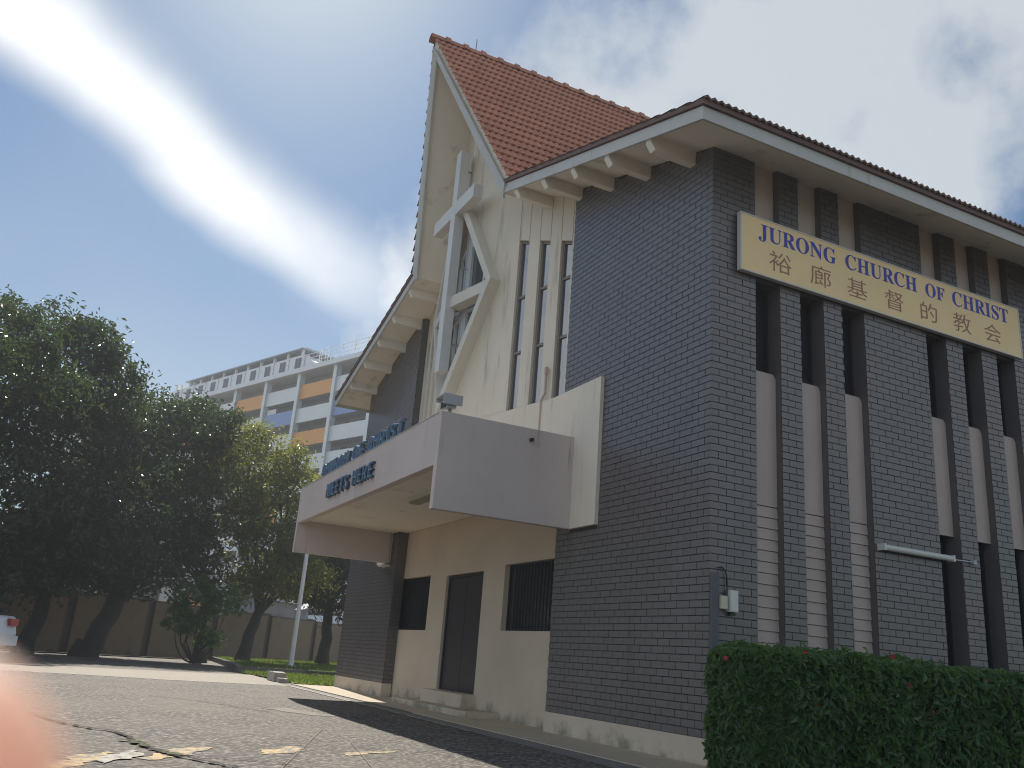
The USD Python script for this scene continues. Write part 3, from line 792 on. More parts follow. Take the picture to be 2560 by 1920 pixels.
# roof slabs, boards, rafters
for sgn in (1, -1):
    X = lambda x: x if sgn > 0 else 2 * XC - x
    ke = XC + KX
    sec = Polygon([(0.70, zs(0.70)), (0.70, zs(0.70) + 0.14), (ke - 0.02, zs(ke - 0.02) + 0.17), (ke - 0.02, zs(ke - 0.02))])
    if sgn < 0:
        sec = affinity.scale(sec, -1, 1, origin=(XC, 0))
    MB().poly(sec, TOPY + 0.70, (EX, EZ, EY, (0, -0.70, 0))).obj('wing_soffit', SOFFIT, church)
    # front and side boards
    z0 = 6.971
    fr = Polygon([(0.737, z0), (0.737, z0 + 0.172), (ke, z0 + 0.172 + SLW * (0.737 - ke)), (ke, z0 + SLW * (0.737 - ke))])
    if sgn < 0:
        fr = affinity.scale(fr, -1, 1, origin=(XC, 0))
    MB().poly(fr, 0.036, (EX, EZ, EY, (0, -0.737, 0))).obj('front_fascia', FASCIA, church)
    a, b = sorted((X(0.7005), X(0.7365)))
    MB().box(a, b, -0.7005, TOPY, z0 + 0.001, z0 + 0.171).obj('side_fascia', FASCIA, church)
    for x in (-0.357, -1.372, -2.33, -3.29, -4.30):
        a, b = sorted((X(x), X(x - 0.11)))
        zb = zs(x) - 0.19
        pg = Polygon([(-0.70, zb + 0.1), (-0.63, zb), (0.13, zb), (0.13, zs(x) + 0.06), (-0.70, zs(x) + 0.06)])
        MB().poly(pg, b - a, (EY, EZ, EX, (a, 0, 0))).obj('rafter_end', SOFFIT, church)
    # steep slab
    x0i, x0o = X(XC + KX), X(XC + OKX)
    pts_i = [(x0i, KZ), (XC, PZ)]
    pts_o = [(x0o, OKZ), (XC, OPZ)]
    f_ = [(x0i, yf(KZ) + 0.04, KZ), (x0o, yf(OKZ) + 0.04, OKZ), (XC, yf(OPZ) + 0.04, OPZ), (XC, yf(PZ) + 0.04, PZ)]
    bk = [(x, TOPY, z) for x, y, z in f_]
    q = f_ + bk if sgn < 0 else f_[::-1] + bk[::-1]
    MB().hexa(q).obj('gable_soffit', SOFFIT, church)
    # barge board on the raking front, a little deeper than the slab
    e = 0.055
    f0 = [(x0i - sgn * e * 0.2, yf(KZ - e * 1.6) - 0.004, KZ - e * 1.6), (x0o - sgn * 0.10, yf(OKZ) - 0.004, OKZ - 0.09), (XC, yf(OPZ) - 0.004, OPZ - 0.20), (XC, yf(PZ - 0.12) - 0.004, PZ - 0.12)]
    b0 = [(x, y + 0.035, z) for x, y, z in f0]
    q = f0 + b0 if sgn < 0 else f0[::-1] + b0[::-1]
    MB().hexa(q).obj('barge_board', FASCIA, church)

# roof tiles -------------------------------------------------------------
tiles = []


def tile_mesh(o, across, up, nrm, w, l, rolls=2, amp=0.026, t=0.03):
    """one interlocking tile: corner o, width w along across, length l up the slope"""
    k = 4 * rolls + 1
    us = np.linspace(0, 1, k)
    prof = amp * (0.5 - 0.5 * np.cos(us * rolls * 2 * np.pi))
    P = lambda u, s, h: o + across * (u * w) + up * (s * l) + nrm * h
    v, f = [], []
    for u, h in zip(us, prof):
        v += [P(u, 0, h + 0.036), P(u, 1.06, h + 0.002), P(u, 0, h + 0.036 - t)]
    for i in range(k - 1):
        a, b = 3 * i, 3 * i + 3
        f += [(a, b, b + 1), (a, b + 1, a + 1), (a + 2, b + 2, b), (a + 2, b, a)]
    if np.dot(np.cross(across, up), nrm) < 0:
        f = [x[::-1] for x in f]
    return v, f


# right steep slope and its mirror
for sgn in (1, -1):
    base = np.array([XC + sgn * (OKX + 0.03), 0, OKZ - 0.03])
    upv = np.array([-sgn * OKX, 0, OPZ - OKZ])
    L = np.linalg.norm(upv)
    upv = upv / L
    nrm = np.array([sgn * upv[2], 0, abs(upv[0])])
    nrow, tw = 20, 0.255
    tl = L / nrow
    for r in range(nrow):
        z = OKZ + r * tl * upv[2]
        y0 = yf(z) - (0.05 if sgn > 0 else 0.0)
        y = y0
        ymax = 9.0 if sgn > 0 else y0 + 0.7
        while y < ymax:
            o = base + upv * (r * tl) + np.array([0, y, 0])
            tiles.append((tile_mesh(o, EY, upv, nrm, tw, tl, 2, 0.026 if sgn > 0 else 0.008, 0.03 if sgn > 0 else 0.02), TILE if sgn > 0 else TILED, y + r * 0.08 if sgn > 0 else 50))
            y += tw
    if sgn < 0:
        mb = MB()
        a, b = base + nrm * 0.01, base + upv * L + nrm * 0.01
        mb.add([a + EY * 0, b + EY * -0.9, b + EY * TOPY, a + EY * TOPY], [(0, 1, 2), (0, 2, 3), (0, 2, 1), (0, 3, 2)])
        mb.obj('roof_tiles', TILE, church, kind='stuff')
# wing slopes: the eaves row and the raking front row show, the rest lies unseen on top
for sgn in (1, -1):
    base = np.array([XC + sgn * (0.79 - XC), 0, 7.19])
    upv = np.array([-sgn * 1.0, 0, SLW])
    upv /= np.linalg.norm(upv)
    nrm = np.array([sgn * upv[2], 0, abs(upv[0])])
    tw = 0.206
    L = (0.79 - XC - OKX) / abs(upv[0])
    nrow = 17
    tl = L / nrow
    for r in range(nrow):
        y = -0.775
        ymax = (10.0 if sgn > 0 else 1.0) if r == 0 else (0.6 if sgn > 0 else 0.2)
        while y < ymax:
            o = base + upv * (r * tl) + np.array([0, y, 0])
            tiles.append((tile_mesh(o, EY, upv, nrm, tw, tl, 2, 0.03), TILED, (0.0 if r == 0 and y < 7 and sgn > 0 else 20 + r + y)))
            y += tw
    mb = MB()
    a, b = base + nrm * 0.012 - upv * -0.02, base + upv * L + nrm * 0.012
    mb.add([a + EY * -0.74, b + EY * -0.74, b + EY * TOPY, a + EY * TOPY], [(0, 1, 2), (0, 2, 3), (0, 2, 1), (0, 3, 2)])
    mb.obj('roof_tiles', TILED, church, kind='stuff')
    vg = Polygon([(0.775, 7.146), (0.775, 7.215), (XC + OKX - 0.2, 7.215 + SLW * (0.775 - XC - OKX + 0.2)), (XC + OKX - 0.2, 7.146 + SLW * (0.775 - XC - OKX + 0.2))])
    if sgn < 0:
        vg = affinity.scale(vg, -1, 1, origin=(XC, 0))
    MB().poly(vg, 0.25, (EX, EZ, EY, (0, -0.765, 0))).obj('verge', TILED, church)
    a, b = sorted(XC + sgn * (q - XC) for q in (0.66, 0.772))
    MB().box(a, b, -0.5145, TOPY, 7.147, 7.214).obj('eaves_filler', TILED, church)
tiles.sort(key=lambda t: t[2])
rf = MB().hexa([(XC - 0.3, -0.3, 12.45), (XC + 0.3, -0.3, 12.45), (XC + 0.3, TOPY, 12.45), (XC - 0.3, TOPY, 12.45), (XC - 0.05, -0.3, 12.9), (XC + 0.05, -0.3, 12.9), (XC + 0.05, TOPY, 12.9), (XC - 0.05, TOPY, 12.9)]).obj('roof_ridge_beam', JAMB, church)
r1, r2 = MB(), MB()
for i, ((v, f), mat, key) in enumerate(tiles):
    if i < 296:
        MB().add(v, f).obj('roof_tile', mat, rf, smooth=40)
    else:
        (r1 if mat is TILE else r2).add(v, f)
r1.obj('roof_tiles', TILE, church, smooth=40, kind='stuff')
r2.obj('roof_tiles', TILED, church, smooth=40, kind='stuff')
# ridge caps
y = yf(OPZ) - 0.07
k = 0
while y < 9:
    mb = MB()
    for (y0, y1, r_) in ((y, y + 0.33, 0.115), (y + 0.31, y + 0.405, 0.15)):
        an = np.linspace(-0.25, np.pi + 0.25, 9)
        ring = lambda yy, rr: [(XC + rr * math.cos(a), yy, 12.955 + 0.95 * rr * math.sin(a)) for a in an]
        v = ring(y0, r_) + ring(y1, r_ * 0.97) + ring(y0, r_ * 0.82) + ring(y1, r_ * 0.8)
        m = len(an)
        f = []
        for i in range(m - 1):
            f += [(i, i + 1, m + i + 1), (i, m + i + 1, m + i), (2 * m + i + 1, i + 1, i), (2 * m + i + 1, i, 2 * m + i), (m + i, m + i + 1, 3 * m + i + 1), (m + i, 3 * m + i + 1, 3 * m + i)]
        mb.add(v, [x[::-1] for x in f])
    mb.obj('ridge_cap', TILE, rf, smooth=40)
    k += 1
    y += 0.40
MB().tube([(XC, -0.71, 13.08), (XC, -0.71, 13.34), (XC, -0.71, 13.36)], [0.014, 0.012, 0.006], 6).obj('lightning_rod', GREY_METAL, church)

# ---------------------------------------------------------------- cross
cr = thing('cross', 'large pale concrete cross standing in front of the diamond window', 'cross', (XC, -0.825, 5.898))
hw, t = 0.117, 0.187
MB().box(-hw, hw, 0, t, 0, 10.573 - 5.898).obj('upright', CROSSM, cr)
MB().box(-1.03, -hw - 0.0005, 0.0015, t - 0.0015, 3.224, 3.511).box(hw + 0.0005, 0.97, 0.0015, t - 0.0015, 3.224, 3.511).obj('crossbar', CROSSM, cr)
for z in (0.6, 2.2, 4.3):
    MB().tube([(0, t, z), (0, t + 0.42, z)], 0.02, 6).obj('fixing_bolt', GREY_METAL, cr)

GLY_LATIN = {"J":[[[[[-1,4],[1,13],[6,17],[12,18],[18,15],[22,9],[21,2],[18,-3],[18,-6],[20,-8],[23,-10],[30,-8],[33,-6],[35,1],[35,93],[34,97],[31,101],[27,103],[19,105],[19,108],[74,108],[74,105],[65,102],[61,98],[60,90],[60,12],[57,2],[53,-5],[43,-12],[36,-14],[23,-15],[14,-13],[6,-9],[1,-3]]]],79],"U":[[[[[4,108],[57,108],[57,105],[46,102],[43,95],[43,28],[45,19],[48,13],[55,8],[62,6],[73,7],[84,12],[90,20],[93,30],[93,96],[91,100],[88,102],[78,105],[78,108],[113,108],[112,105],[105,102],[101,97],[100,32],[96,17],[87,6],[81,2],[71,-1],[54,-2],[36,2],[25,10],[21,16],[18,26],[17,97],[13,102],[4,105]]]],117],"R":[[[[[4,1],[4,4],[11,6],[16,9],[18,17],[18,93],[16,100],[11,103],[4,105],[4,108],[70,107],[84,103],[91,98],[96,93],[99,83],[99,77],[97,69],[95,66],[86,58],[75,53],[105,9],[109,6],[114,4],[114,1],[80,1],[48,50],[43,50],[43,16],[46,8],[50,6],[57,4],[57,1]],[[43,57],[53,56],[60,58],[65,61],[70,67],[72,74],[71,90],[68,96],[62,101],[48,102],[44,99],[43,96]]]],113],"O":[[[[[7,51],[7,64],[9,73],[13,82],[19,91],[26,98],[37,105],[47,109],[59,111],[75,110],[85,107],[95,102],[103,95],[111,85],[115,77],[119,57],[118,43],[115,32],[112,26],[103,14],[98,9],[86,2],[78,-1],[66,-3],[58,-3],[43,0],[31,6],[23,13],[18,18],[11,30],[8,39]],[[36,77],[34,49],[36,33],[40,20],[44,13],[51,6],[58,3],[69,3],[76,6],[81,11],[86,21],[89,32],[90,50],[90,68],[88,80],[86,87],[80,97],[73,103],[67,105],[56,105],[49,102],[44,97],[39,88]]]],125],"N":[[[[[4,1],[5,4],[9,5],[14,7],[18,13],[18,93],[10,102],[4,105],[5,108],[37,108],[92,42],[92,98],[88,102],[79,105],[79,108],[114,108],[113,105],[104,102],[101,99],[100,95],[99,-2],[96,-2],[94,-1],[27,82],[26,82],[26,11],[29,7],[39,4],[39,1]]]],118],"G":[[[[[7,51],[8,70],[13,83],[18,91],[27,100],[33,104],[45,109],[56,111],[73,110],[90,104],[95,104],[100,111],[104,111],[104,74],[100,74],[96,83],[90,92],[80,101],[74,104],[67,105],[57,105],[49,101],[44,96],[39,87],[36,76],[35,42],[38,27],[45,13],[56,5],[68,4],[76,5],[81,11],[82,34],[78,41],[74,43],[67,44],[66,47],[119,47],[118,44],[112,43],[107,38],[106,7],[89,1],[70,-2],[58,-2],[40,2],[27,9],[15,22],[9,35]]]],121],"C":[[[[[6,51],[7,67],[11,80],[19,92],[31,103],[42,108],[56,111],[72,110],[88,104],[95,104],[97,106],[100,111],[103,110],[103,74],[99,74],[97,80],[91,90],[80,101],[70,105],[59,106],[49,102],[43,96],[38,86],[35,74],[34,65],[35,37],[37,28],[42,18],[50,10],[55,8],[70,7],[85,11],[95,18],[101,25],[103,25],[106,21],[92,7],[80,1],[65,-2],[49,-1],[33,5],[25,11],[14,24],[9,35]]]],112],"H":[[[[[4,1],[4,4],[11,6],[16,9],[18,17],[18,93],[16,100],[11,103],[4,105],[4,108],[57,108],[57,105],[49,103],[44,99],[43,95],[44,60],[81,60],[81,95],[80,99],[75,103],[67,105],[67,108],[120,108],[120,105],[113,103],[109,101],[106,92],[106,18],[109,8],[113,6],[120,4],[120,1],[67,1],[67,4],[74,6],[78,8],[80,11],[81,15],[80,53],[43,52],[43,16],[44,11],[48,7],[57,4],[57,1]]]],125],"F":[[[[[4,105],[4,108],[93,108],[93,77],[90,77],[85,91],[76,99],[64,102],[47,102],[44,100],[44,60],[52,60],[60,64],[65,71],[67,82],[72,82],[72,29],[68,29],[64,44],[58,50],[50,53],[43,53],[44,12],[48,7],[61,4],[61,1],[4,1],[4,4],[10,6],[16,10],[18,18],[18,92],[16,99],[10,103]]]],96],"I":[[[[[3,1],[3,4],[14,8],[17,11],[18,15],[18,96],[14,102],[3,105],[3,108],[58,108],[58,105],[47,102],[44,98],[44,16],[45,10],[52,6],[58,4],[58,1]]]],62],"S":[[[[[10,37],[15,37],[18,26],[22,17],[32,7],[39,4],[49,3],[57,5],[63,10],[66,16],[66,20],[66,26],[64,30],[56,37],[31,49],[17,61],[12,73],[12,85],[17,98],[24,105],[32,109],[47,111],[59,109],[68,106],[74,106],[77,111],[80,111],[81,76],[77,77],[74,85],[68,95],[62,100],[53,105],[46,106],[37,104],[32,101],[28,92],[29,86],[33,79],[40,74],[70,60],[82,48],[85,41],[85,27],[84,20],[79,11],[68,2],[57,-2],[36,-2],[24,2],[18,3],[16,1],[15,-2],[11,-3]]]],93],"T":[[[[[2,108],[97,108],[96,76],[93,76],[91,86],[83,97],[73,102],[63,104],[62,102],[62,17],[65,8],[69,6],[77,4],[77,1],[22,1],[22,4],[33,7],[36,11],[37,16],[37,103],[27,102],[19,99],[10,89],[7,76],[3,76]]]],101]}
GLY_HAN = {"裕":[[[[[6,42],[29,65],[42,84],[47,94],[45,96],[10,96],[10,105],[54,106],[60,101],[54,88],[41,66],[44,62],[49,59],[61,74],[67,69],[53,55],[53,53],[60,47],[72,55],[86,71],[95,85],[104,104],[112,103],[111,97],[122,76],[136,60],[152,47],[145,40],[140,44],[137,43],[137,-10],[128,-10],[128,-6],[127,-5],[85,-5],[84,-6],[84,-11],[75,-11],[75,42],[72,43],[66,39],[60,32],[46,51],[42,54],[41,52],[41,-11],[32,-11],[32,51],[29,52],[12,33]],[[94,66],[80,48],[81,47],[132,47],[134,49],[117,69],[107,86],[105,85]],[[84,6],[85,4],[127,4],[128,6],[128,38],[126,39],[85,39]]],[[[131,107],[118,128],[125,130],[126,129],[140,109],[148,94],[140,91]]],[[[64,93],[81,116],[88,130],[97,128],[88,111],[72,88]]],[[[25,129],[33,133],[46,115],[38,110]]]],160],"廊":[[[[[7,-6],[14,15],[18,42],[19,119],[80,119],[82,123],[78,132],[87,134],[95,119],[151,119],[151,112],[29,111],[28,110],[27,42],[24,19],[20,2],[15,-11]]],[[[104,-12],[104,98],[143,98],[149,94],[132,58],[144,43],[147,36],[148,31],[147,16],[144,11],[139,8],[133,6],[123,6],[121,14],[134,14],[138,17],[140,22],[140,28],[138,38],[135,44],[124,56],[137,89],[136,91],[114,91],[113,89],[113,-12]]],[[[39,-7],[35,0],[40,7],[41,13],[41,91],[62,91],[63,95],[60,104],[68,105],[74,92],[91,91],[91,40],[50,39],[50,7],[52,6],[76,14],[77,18],[70,29],[77,32],[95,0],[87,-3],[83,6],[80,8]],[[51,47],[81,46],[82,48],[82,62],[81,63],[51,63],[50,61]],[[51,85],[50,83],[51,69],[81,69],[82,70],[81,85]]]],160],"基":[[[[[8,20],[28,32],[43,47],[42,49],[9,49],[9,56],[38,56],[40,58],[40,109],[39,110],[16,110],[16,117],[39,118],[40,119],[40,133],[50,133],[50,120],[53,117],[108,117],[111,120],[111,133],[120,133],[120,120],[122,118],[145,117],[144,110],[122,110],[120,108],[120,59],[122,56],[152,56],[152,49],[119,49],[118,47],[133,33],[152,22],[146,15],[138,19],[123,30],[106,49],[55,49],[41,32],[20,16],[14,13]],[[50,58],[52,56],[109,56],[111,58],[111,68],[109,70],[51,70],[50,68]],[[50,99],[52,97],[109,97],[111,99],[111,108],[109,110],[51,110],[50,108]],[[51,78],[109,77],[111,79],[111,88],[109,90],[52,90],[50,88]]],[[[21,-7],[21,0],[74,1],[75,2],[74,19],[42,20],[42,27],[73,27],[75,29],[75,41],[85,41],[85,29],[86,27],[118,27],[118,20],[85,19],[85,2],[86,1],[140,0],[140,-7]]]],160],"督":[[[[[81,68],[81,70],[100,79],[107,85],[95,102],[88,117],[84,119],[84,126],[138,126],[143,124],[135,104],[121,85],[134,75],[149,69],[144,61],[129,68],[115,78],[86,62]],[[96,116],[103,103],[110,94],[114,91],[123,100],[132,117],[130,118],[98,118]]],[[[31,58],[129,58],[129,-10],[120,-11],[120,-7],[118,-6],[42,-6],[40,-7],[40,-11],[31,-11]],[[41,32],[40,21],[41,20],[119,20],[120,21],[120,31],[118,32]],[[41,50],[40,39],[42,38],[118,38],[120,39],[120,49],[118,51]],[[41,2],[118,1],[120,3],[120,12],[118,14],[42,14],[40,12]]],[[[10,96],[10,103],[40,104],[40,134],[50,134],[50,125],[51,124],[77,123],[77,117],[50,117],[51,103],[83,103],[83,96],[53,96],[51,95],[51,63],[42,63],[42,94],[41,96]]],[[[60,87],[67,91],[79,74],[73,70]]],[[[17,64],[11,69],[18,77],[24,90],[31,89],[26,77]]]],160],"的":[[[[[80,72],[73,77],[85,99],[97,134],[106,131],[99,110],[100,108],[147,108],[146,58],[143,20],[139,2],[133,-6],[124,-8],[102,-8],[99,1],[123,1],[127,3],[131,9],[134,23],[136,45],[138,99],[96,99],[86,80],[82,73]]],[[[90,67],[98,71],[121,37],[113,32],[107,44]]],[[[15,108],[33,109],[39,133],[50,131],[42,110],[42,108],[68,108],[68,6],[26,6],[24,4],[24,-7],[15,-7]],[[24,65],[25,63],[59,64],[59,99],[24,99]],[[25,55],[24,15],[59,14],[59,54],[58,55]]]],160],"教":[[[[[8,28],[40,31],[41,33],[42,44],[59,58],[58,61],[41,61],[24,47],[14,40],[7,48],[23,58],[23,60],[21,61],[21,68],[36,68],[47,79],[46,82],[8,82],[8,90],[35,91],[35,108],[33,109],[14,109],[14,116],[35,117],[35,133],[44,133],[44,118],[46,116],[64,116],[64,109],[46,109],[45,107],[44,92],[46,90],[57,91],[68,109],[77,129],[86,127],[78,108],[68,92],[70,90],[83,90],[83,82],[61,82],[51,70],[52,68],[70,68],[75,65],[78,66],[84,76],[92,94],[102,133],[112,131],[106,107],[107,103],[153,103],[153,95],[144,95],[142,93],[136,62],[130,44],[123,30],[123,28],[127,21],[135,11],[145,2],[153,-3],[146,-11],[130,1],[116,18],[100,2],[81,-11],[79,-12],[74,-4],[95,11],[111,28],[96,75],[94,74],[85,57],[77,63],[75,64],[63,52],[51,43],[51,35],[52,33],[84,36],[84,28],[51,24],[51,-1],[50,-6],[47,-9],[41,-11],[25,-11],[23,-4],[39,-4],[41,-2],[41,23],[9,20]],[[102,92],[105,77],[111,55],[115,43],[118,42],[122,50],[127,66],[132,94],[131,95],[104,95]]]],160],"会":[[[[[9,79],[35,92],[52,104],[73,122],[81,133],[90,129],[87,125],[87,122],[103,108],[127,92],[152,81],[145,73],[140,75],[120,86],[118,86],[118,87],[99,100],[80,116],[63,100],[45,87],[45,84],[117,84],[117,75],[44,75],[43,83],[41,84],[16,71]]],[[[15,44],[16,53],[146,53],[146,44],[76,44],[61,25],[43,7],[45,5],[52,5],[116,10],[117,12],[116,15],[100,30],[108,35],[127,17],[143,-5],[134,-11],[127,1],[124,2],[45,-4],[26,-7],[23,2],[32,9],[47,24],[61,42],[59,44]]]],160]}
def glyph_poly(rec):
    polys = []
    for rings in rec[0]:
        g = Polygon(rings[0], [r for r in rings[1:] if len(r) > 2]).buffer(0)
        polys.append(g)
    return unary_union(polys)


sg = thing('side_sign', 'long yellow signboard with blue English and brown Chinese lettering on the side wall', 'sign', (0.03, 0.375, 5.648))
SW, SH = 5.19, 0.752
MB().box(0, 0.06, 0, SW, 0, SH).obj('sign_board', SIGNY, sg)
for a in ((0, 0.066, -0.018, 0, -0.018, SH + 0.018), (0, 0.066, SW, SW + 0.018, -0.018, SH + 0.018), (0, 0.066, 0, SW, -0.018, -0.0005), (0, 0.066, 0, SW, SH + 0.0005, SH + 0.018)):
    MB().box(*a).obj('sign_edge', SIGNEDGE, sg)
for y in (0.5, 2.0, 3.3, 4.7):
    MB().box(-0.03, 0, y - 0.02, y + 0.02, 0.1, SH - 0.1).obj('bracket', GREY_METAL, sg)


def sign_text(text, y0, y1, zb, gap):
    w = [GLY_LATIN[c][1] if c != ' ' else gap for c in text]
    s = (y1 - y0) / sum(w)
    x = y0
    for c, ww in zip(text, w):
        if c != ' ':
            g = affinity.scale(glyph_poly(GLY_LATIN[c]), s, s * 1.0, origin=(0, 0))
            MB().poly(g, 0.004, (EY, EZ, EX, (0.060, x, zb))).obj('letter', SIGNBLUE, sg)
        x += ww * s


zb = 6.125 - 5.648
sign_text('JURONG', 0.65 - 0.375, 1.95 - 0.375, zb, 0)
sign_text('CHURCH', 2.10 - 0.375, 3.455 - 0.375, zb, 0)
sign_text('OF', 3.60 - 0.375, 4.00 - 0.375, zb, 0)
sign_text('CHRIST', 4.14 - 0.375, 5.345 - 0.375, zb, 0)
for c, y in zip('裕廊基督的教会', (0.993, 1.667, 2.306, 2.986, 3.649, 4.317, 4.957)):
    g = glyph_poly(GLY_HAN[c])
    x0, y0, x1, y1 = g.bounds
    s = 0.285 / 150
    g = affinity.affine_transform(g, [s * 1.28, 0, 0, s, -s * 1.28 * (x0 + x1) / 2, -s * (y0 + y1) / 2])
    MB().poly(g, 0.004, (EY, EZ, EX, (0.060, y - 0.375, 5.885 - 5.648))).obj('letter', SIGNRED, sg)


# blue letters on the canopy
def metal_words(path, words, y, z, hgt, depth):
    for text, x0, x1 in words:
        ms = []
        pen = 0
        for c in text:
            m = meshkit.text_mesh(c, 1.0, 1.0)
            lo, hi = m.bounds[0], m.bounds[1]
            ms.append((m, pen - lo[0]))
            pen += hi[0] - lo[0] + 0.34
        pen -= 0.34
        sxx = (x1 - x0) / pen
        for m, off in ms:
            v = m.vertices
            P = np.column_stack([x0 + (v[:, 0] + off) * sxx, y - v[:, 2] * depth, z + v[:, 1] * hgt])
            MB().add(P, m.faces).obj('letter', LETBLUE, path)
        # darker returns: a slightly larger backing behind each letter
        for m, off in ms:
            v = m.vertices
            c0 = (m.bounds[0] + m.bounds[1]) / 2
            vx, vy = c0[0] + (v[:, 0] - c0[0]) * 1.03, c0[1] + (v[:, 1] - c0[1]) * 1.03
            P = np.column_stack([x0 + (vx + off) * sxx, y + 0.03 - v[:, 2] * 0.05, z + vy * hgt])
            MB().add(P, m.faces).obj('letter_back', LETEDGE, path)


lt = thing('canopy_lettering', 'row of blue metal letters standing on the canopy edge, reading CHURCH OF CHRIST', 'lettering')
metal_words(lt, [('CHURCH', -9.36, -7.63), ('OF', -7.30, -6.69), ('CHRIST', -6.40, -4.75)], -2.05, 4.043, 0.25, 0.06)
lt2 = thing('canopy_lettering', 'blue metal letters fixed on the canopy front below its edge, reading MEETS HERE', 'lettering')
metal_words(lt2, [('MEETS', -8.50, -7.14), ('HERE', -6.84, -5.78)], -2.145, 3.53, 0.25, 0.04)

# lamps and boxes on the building
fl = thing('floodlight', 'small grey floodlight with hood on the near corner of the canopy top', 'light', (-3.13, -1.97, 4.042))
MB().box(-0.02, 0.02, -0.02, 0.02, 0, 0.06).obj('bracket', GREY_METAL, fl)
MB().hexa([(-0.10, -0.09, 0.045), (0.10, -0.09, 0.045), (0.10, 0.05, 0.06), (-0.10, 0.05, 0.06), (-0.11, -0.10, 0.17), (0.11, -0.10, 0.17), (0.11, 0.06, 0.16), (-0.11, 0.06, 0.16)]).obj('lamp_body', GREY_METAL, fl)
MB().box(-0.09, 0.09, -0.106, -0.1, 0.065, 0.15).obj('lens', GLASS2, fl)
MB().box(-0.15, 0.15, -0.16, 0.12, 0.215, 0.235).box(0.13, 0.15, -0.16, 0.12, 0.09, 0.2145).box(-0.15, -0.13, -0.16, 0.12, 0.16, 0.2145).obj('hood', GREY_METAL, fl)
MB().box(-0.005, 0.005, -0.02, 0.02, 0.16, 0.215).obj('stem', GREY_METAL, fl)
cl = thing('canopy_light', 'long oval ceiling light under the entrance canopy', 'light', (-5.55, -1.24, 3.362))
pg = LineString([(-0.62, 0), (0.62, 0)]).buffer(0.13)
MB().poly(pg, 0.07, (EX, EY, -EZ, (0, 0, -0.0005))).obj('lamp_body', WHITE_PLASTIC, cl)
MB().poly(pg.buffer(-0.03), 0.02, (EX, EY, -EZ, (0, 0, -0.0706))).obj('lens', LAMPLENS, cl)
tl_ = thing('wall_light', 'white fluorescent batten light on the dark brick side wall above the hedge', 'light', (0.0, 2.56, 2.50))
MB().box(0.0, 0.045, 0.02, 1.20, 0.02, 0.075).obj('batten', GREY_METAL, tl_)
MB().tube([(0.075, 0.0, 0.045), (0.075, 1.22, 0.045)], 0.038, 12).obj('tube_cover', WHITE_PLASTIC, tl_)
for y in (-0.01, 1.205):
    MB().box(0.0, 0.115, y, y + 0.03, 0.005, 0.085).obj('end_cap', WHITE_PLASTIC, tl_)
MB().tube([(0.03, 1.235, 0.045), (0.03, 1.45, 0.05), (0.03, 1.66, 0.055)], 0.009, 6).obj('conduit', GREY_METAL, tl_)
MB().box(0.0, 0.05, 1.66, 1.72, 0.03, 0.08).obj('junction_box', GREY_METAL, tl_)
eb = thing('electrical_box', 'small cream switch box on the brick corner above the hedge', 'box', (0, 0.105, 1.583))
MB().box(0, 0.06, 0, 0.098, 0, 0.14).obj('case', CREAM_BOX, eb)
MB().box(0.0605, 0.066, 0.006, 0.092, 0.006, 0.134).obj('cover', CREAM_BOX, eb)
eb2 = thing('electrical_box', 'taller cream meter box right of the small switch box', 'box', (0, 0.228, 1.562))
MB().box(0, 0.07, 0, 0.112, 0, 0.23).obj('case', WHITE_PLASTIC, eb2)
MB().box(0.0705, 0.076, 0.008, 0.104, 0.008, 0.222).obj('cover', WHITE_PLASTIC, eb2)
MB().box(0.012, 0.05, 0.02, 0.09, -0.035, -0.0005).obj('cable_gland', GRILLE, eb2)
cp = thing('cable_duct', 'dark painted vertical cable duct running up the corner of the side wall', 'duct', (0, 0.004, 0))
MB().box(0.002, 0.045, 0, 0.098, 0.27, 1.96).obj('duct_cover', DARKPIPE, cp)
MB().tube([(0.02, 0.098, 2.02), (0.022, 0.15, 2.03), (0.024, 0.2, 1.985), (0.024, 0.219, 1.90), (0.024, 0.221, 1.70), (0.024, 0.221, 1.5)], 0.008, 6).obj('cable', GRILLE, cp)
pp = thing('wall_conduit', 'thin beige conduit pipe climbing the upper wall between the narrow windows', 'pipe')
MB().tube([(-4.18, -0.035, 4.05), (-4.18, -0.035, 4.80), (-4.17, -0.04, 4.86), (-4.10, -0.02, 4.96), (-4.10, -0.02, 5.30)], 0.022, 8).obj('pipe', SIDING, pp)
MB().tube([(-4.10, -0.02, 5.28), (-4.10, -0.02, 5.40)], 0.032, 8).obj('pipe_cap', SIDING, pp)
pl = thing('pier_light', 'small pale wall light on the left pier beneath the canopy', 'light', (-10.98, -0.1, 2.64))
MB().hexa([(-0.2, -0.05, 0), (0.2, -0.05, 0.01), (0.2, 0.09, 0.01), (-0.2, 0.09, 0), (-0.2, -0.04, 0.05), (0.2, -0.04, 0.04), (0.2, 0.09, 0.04), (-0.2, 0.09, 0.05)]).obj('lamp_body', WHITE_PLASTIC, pl)


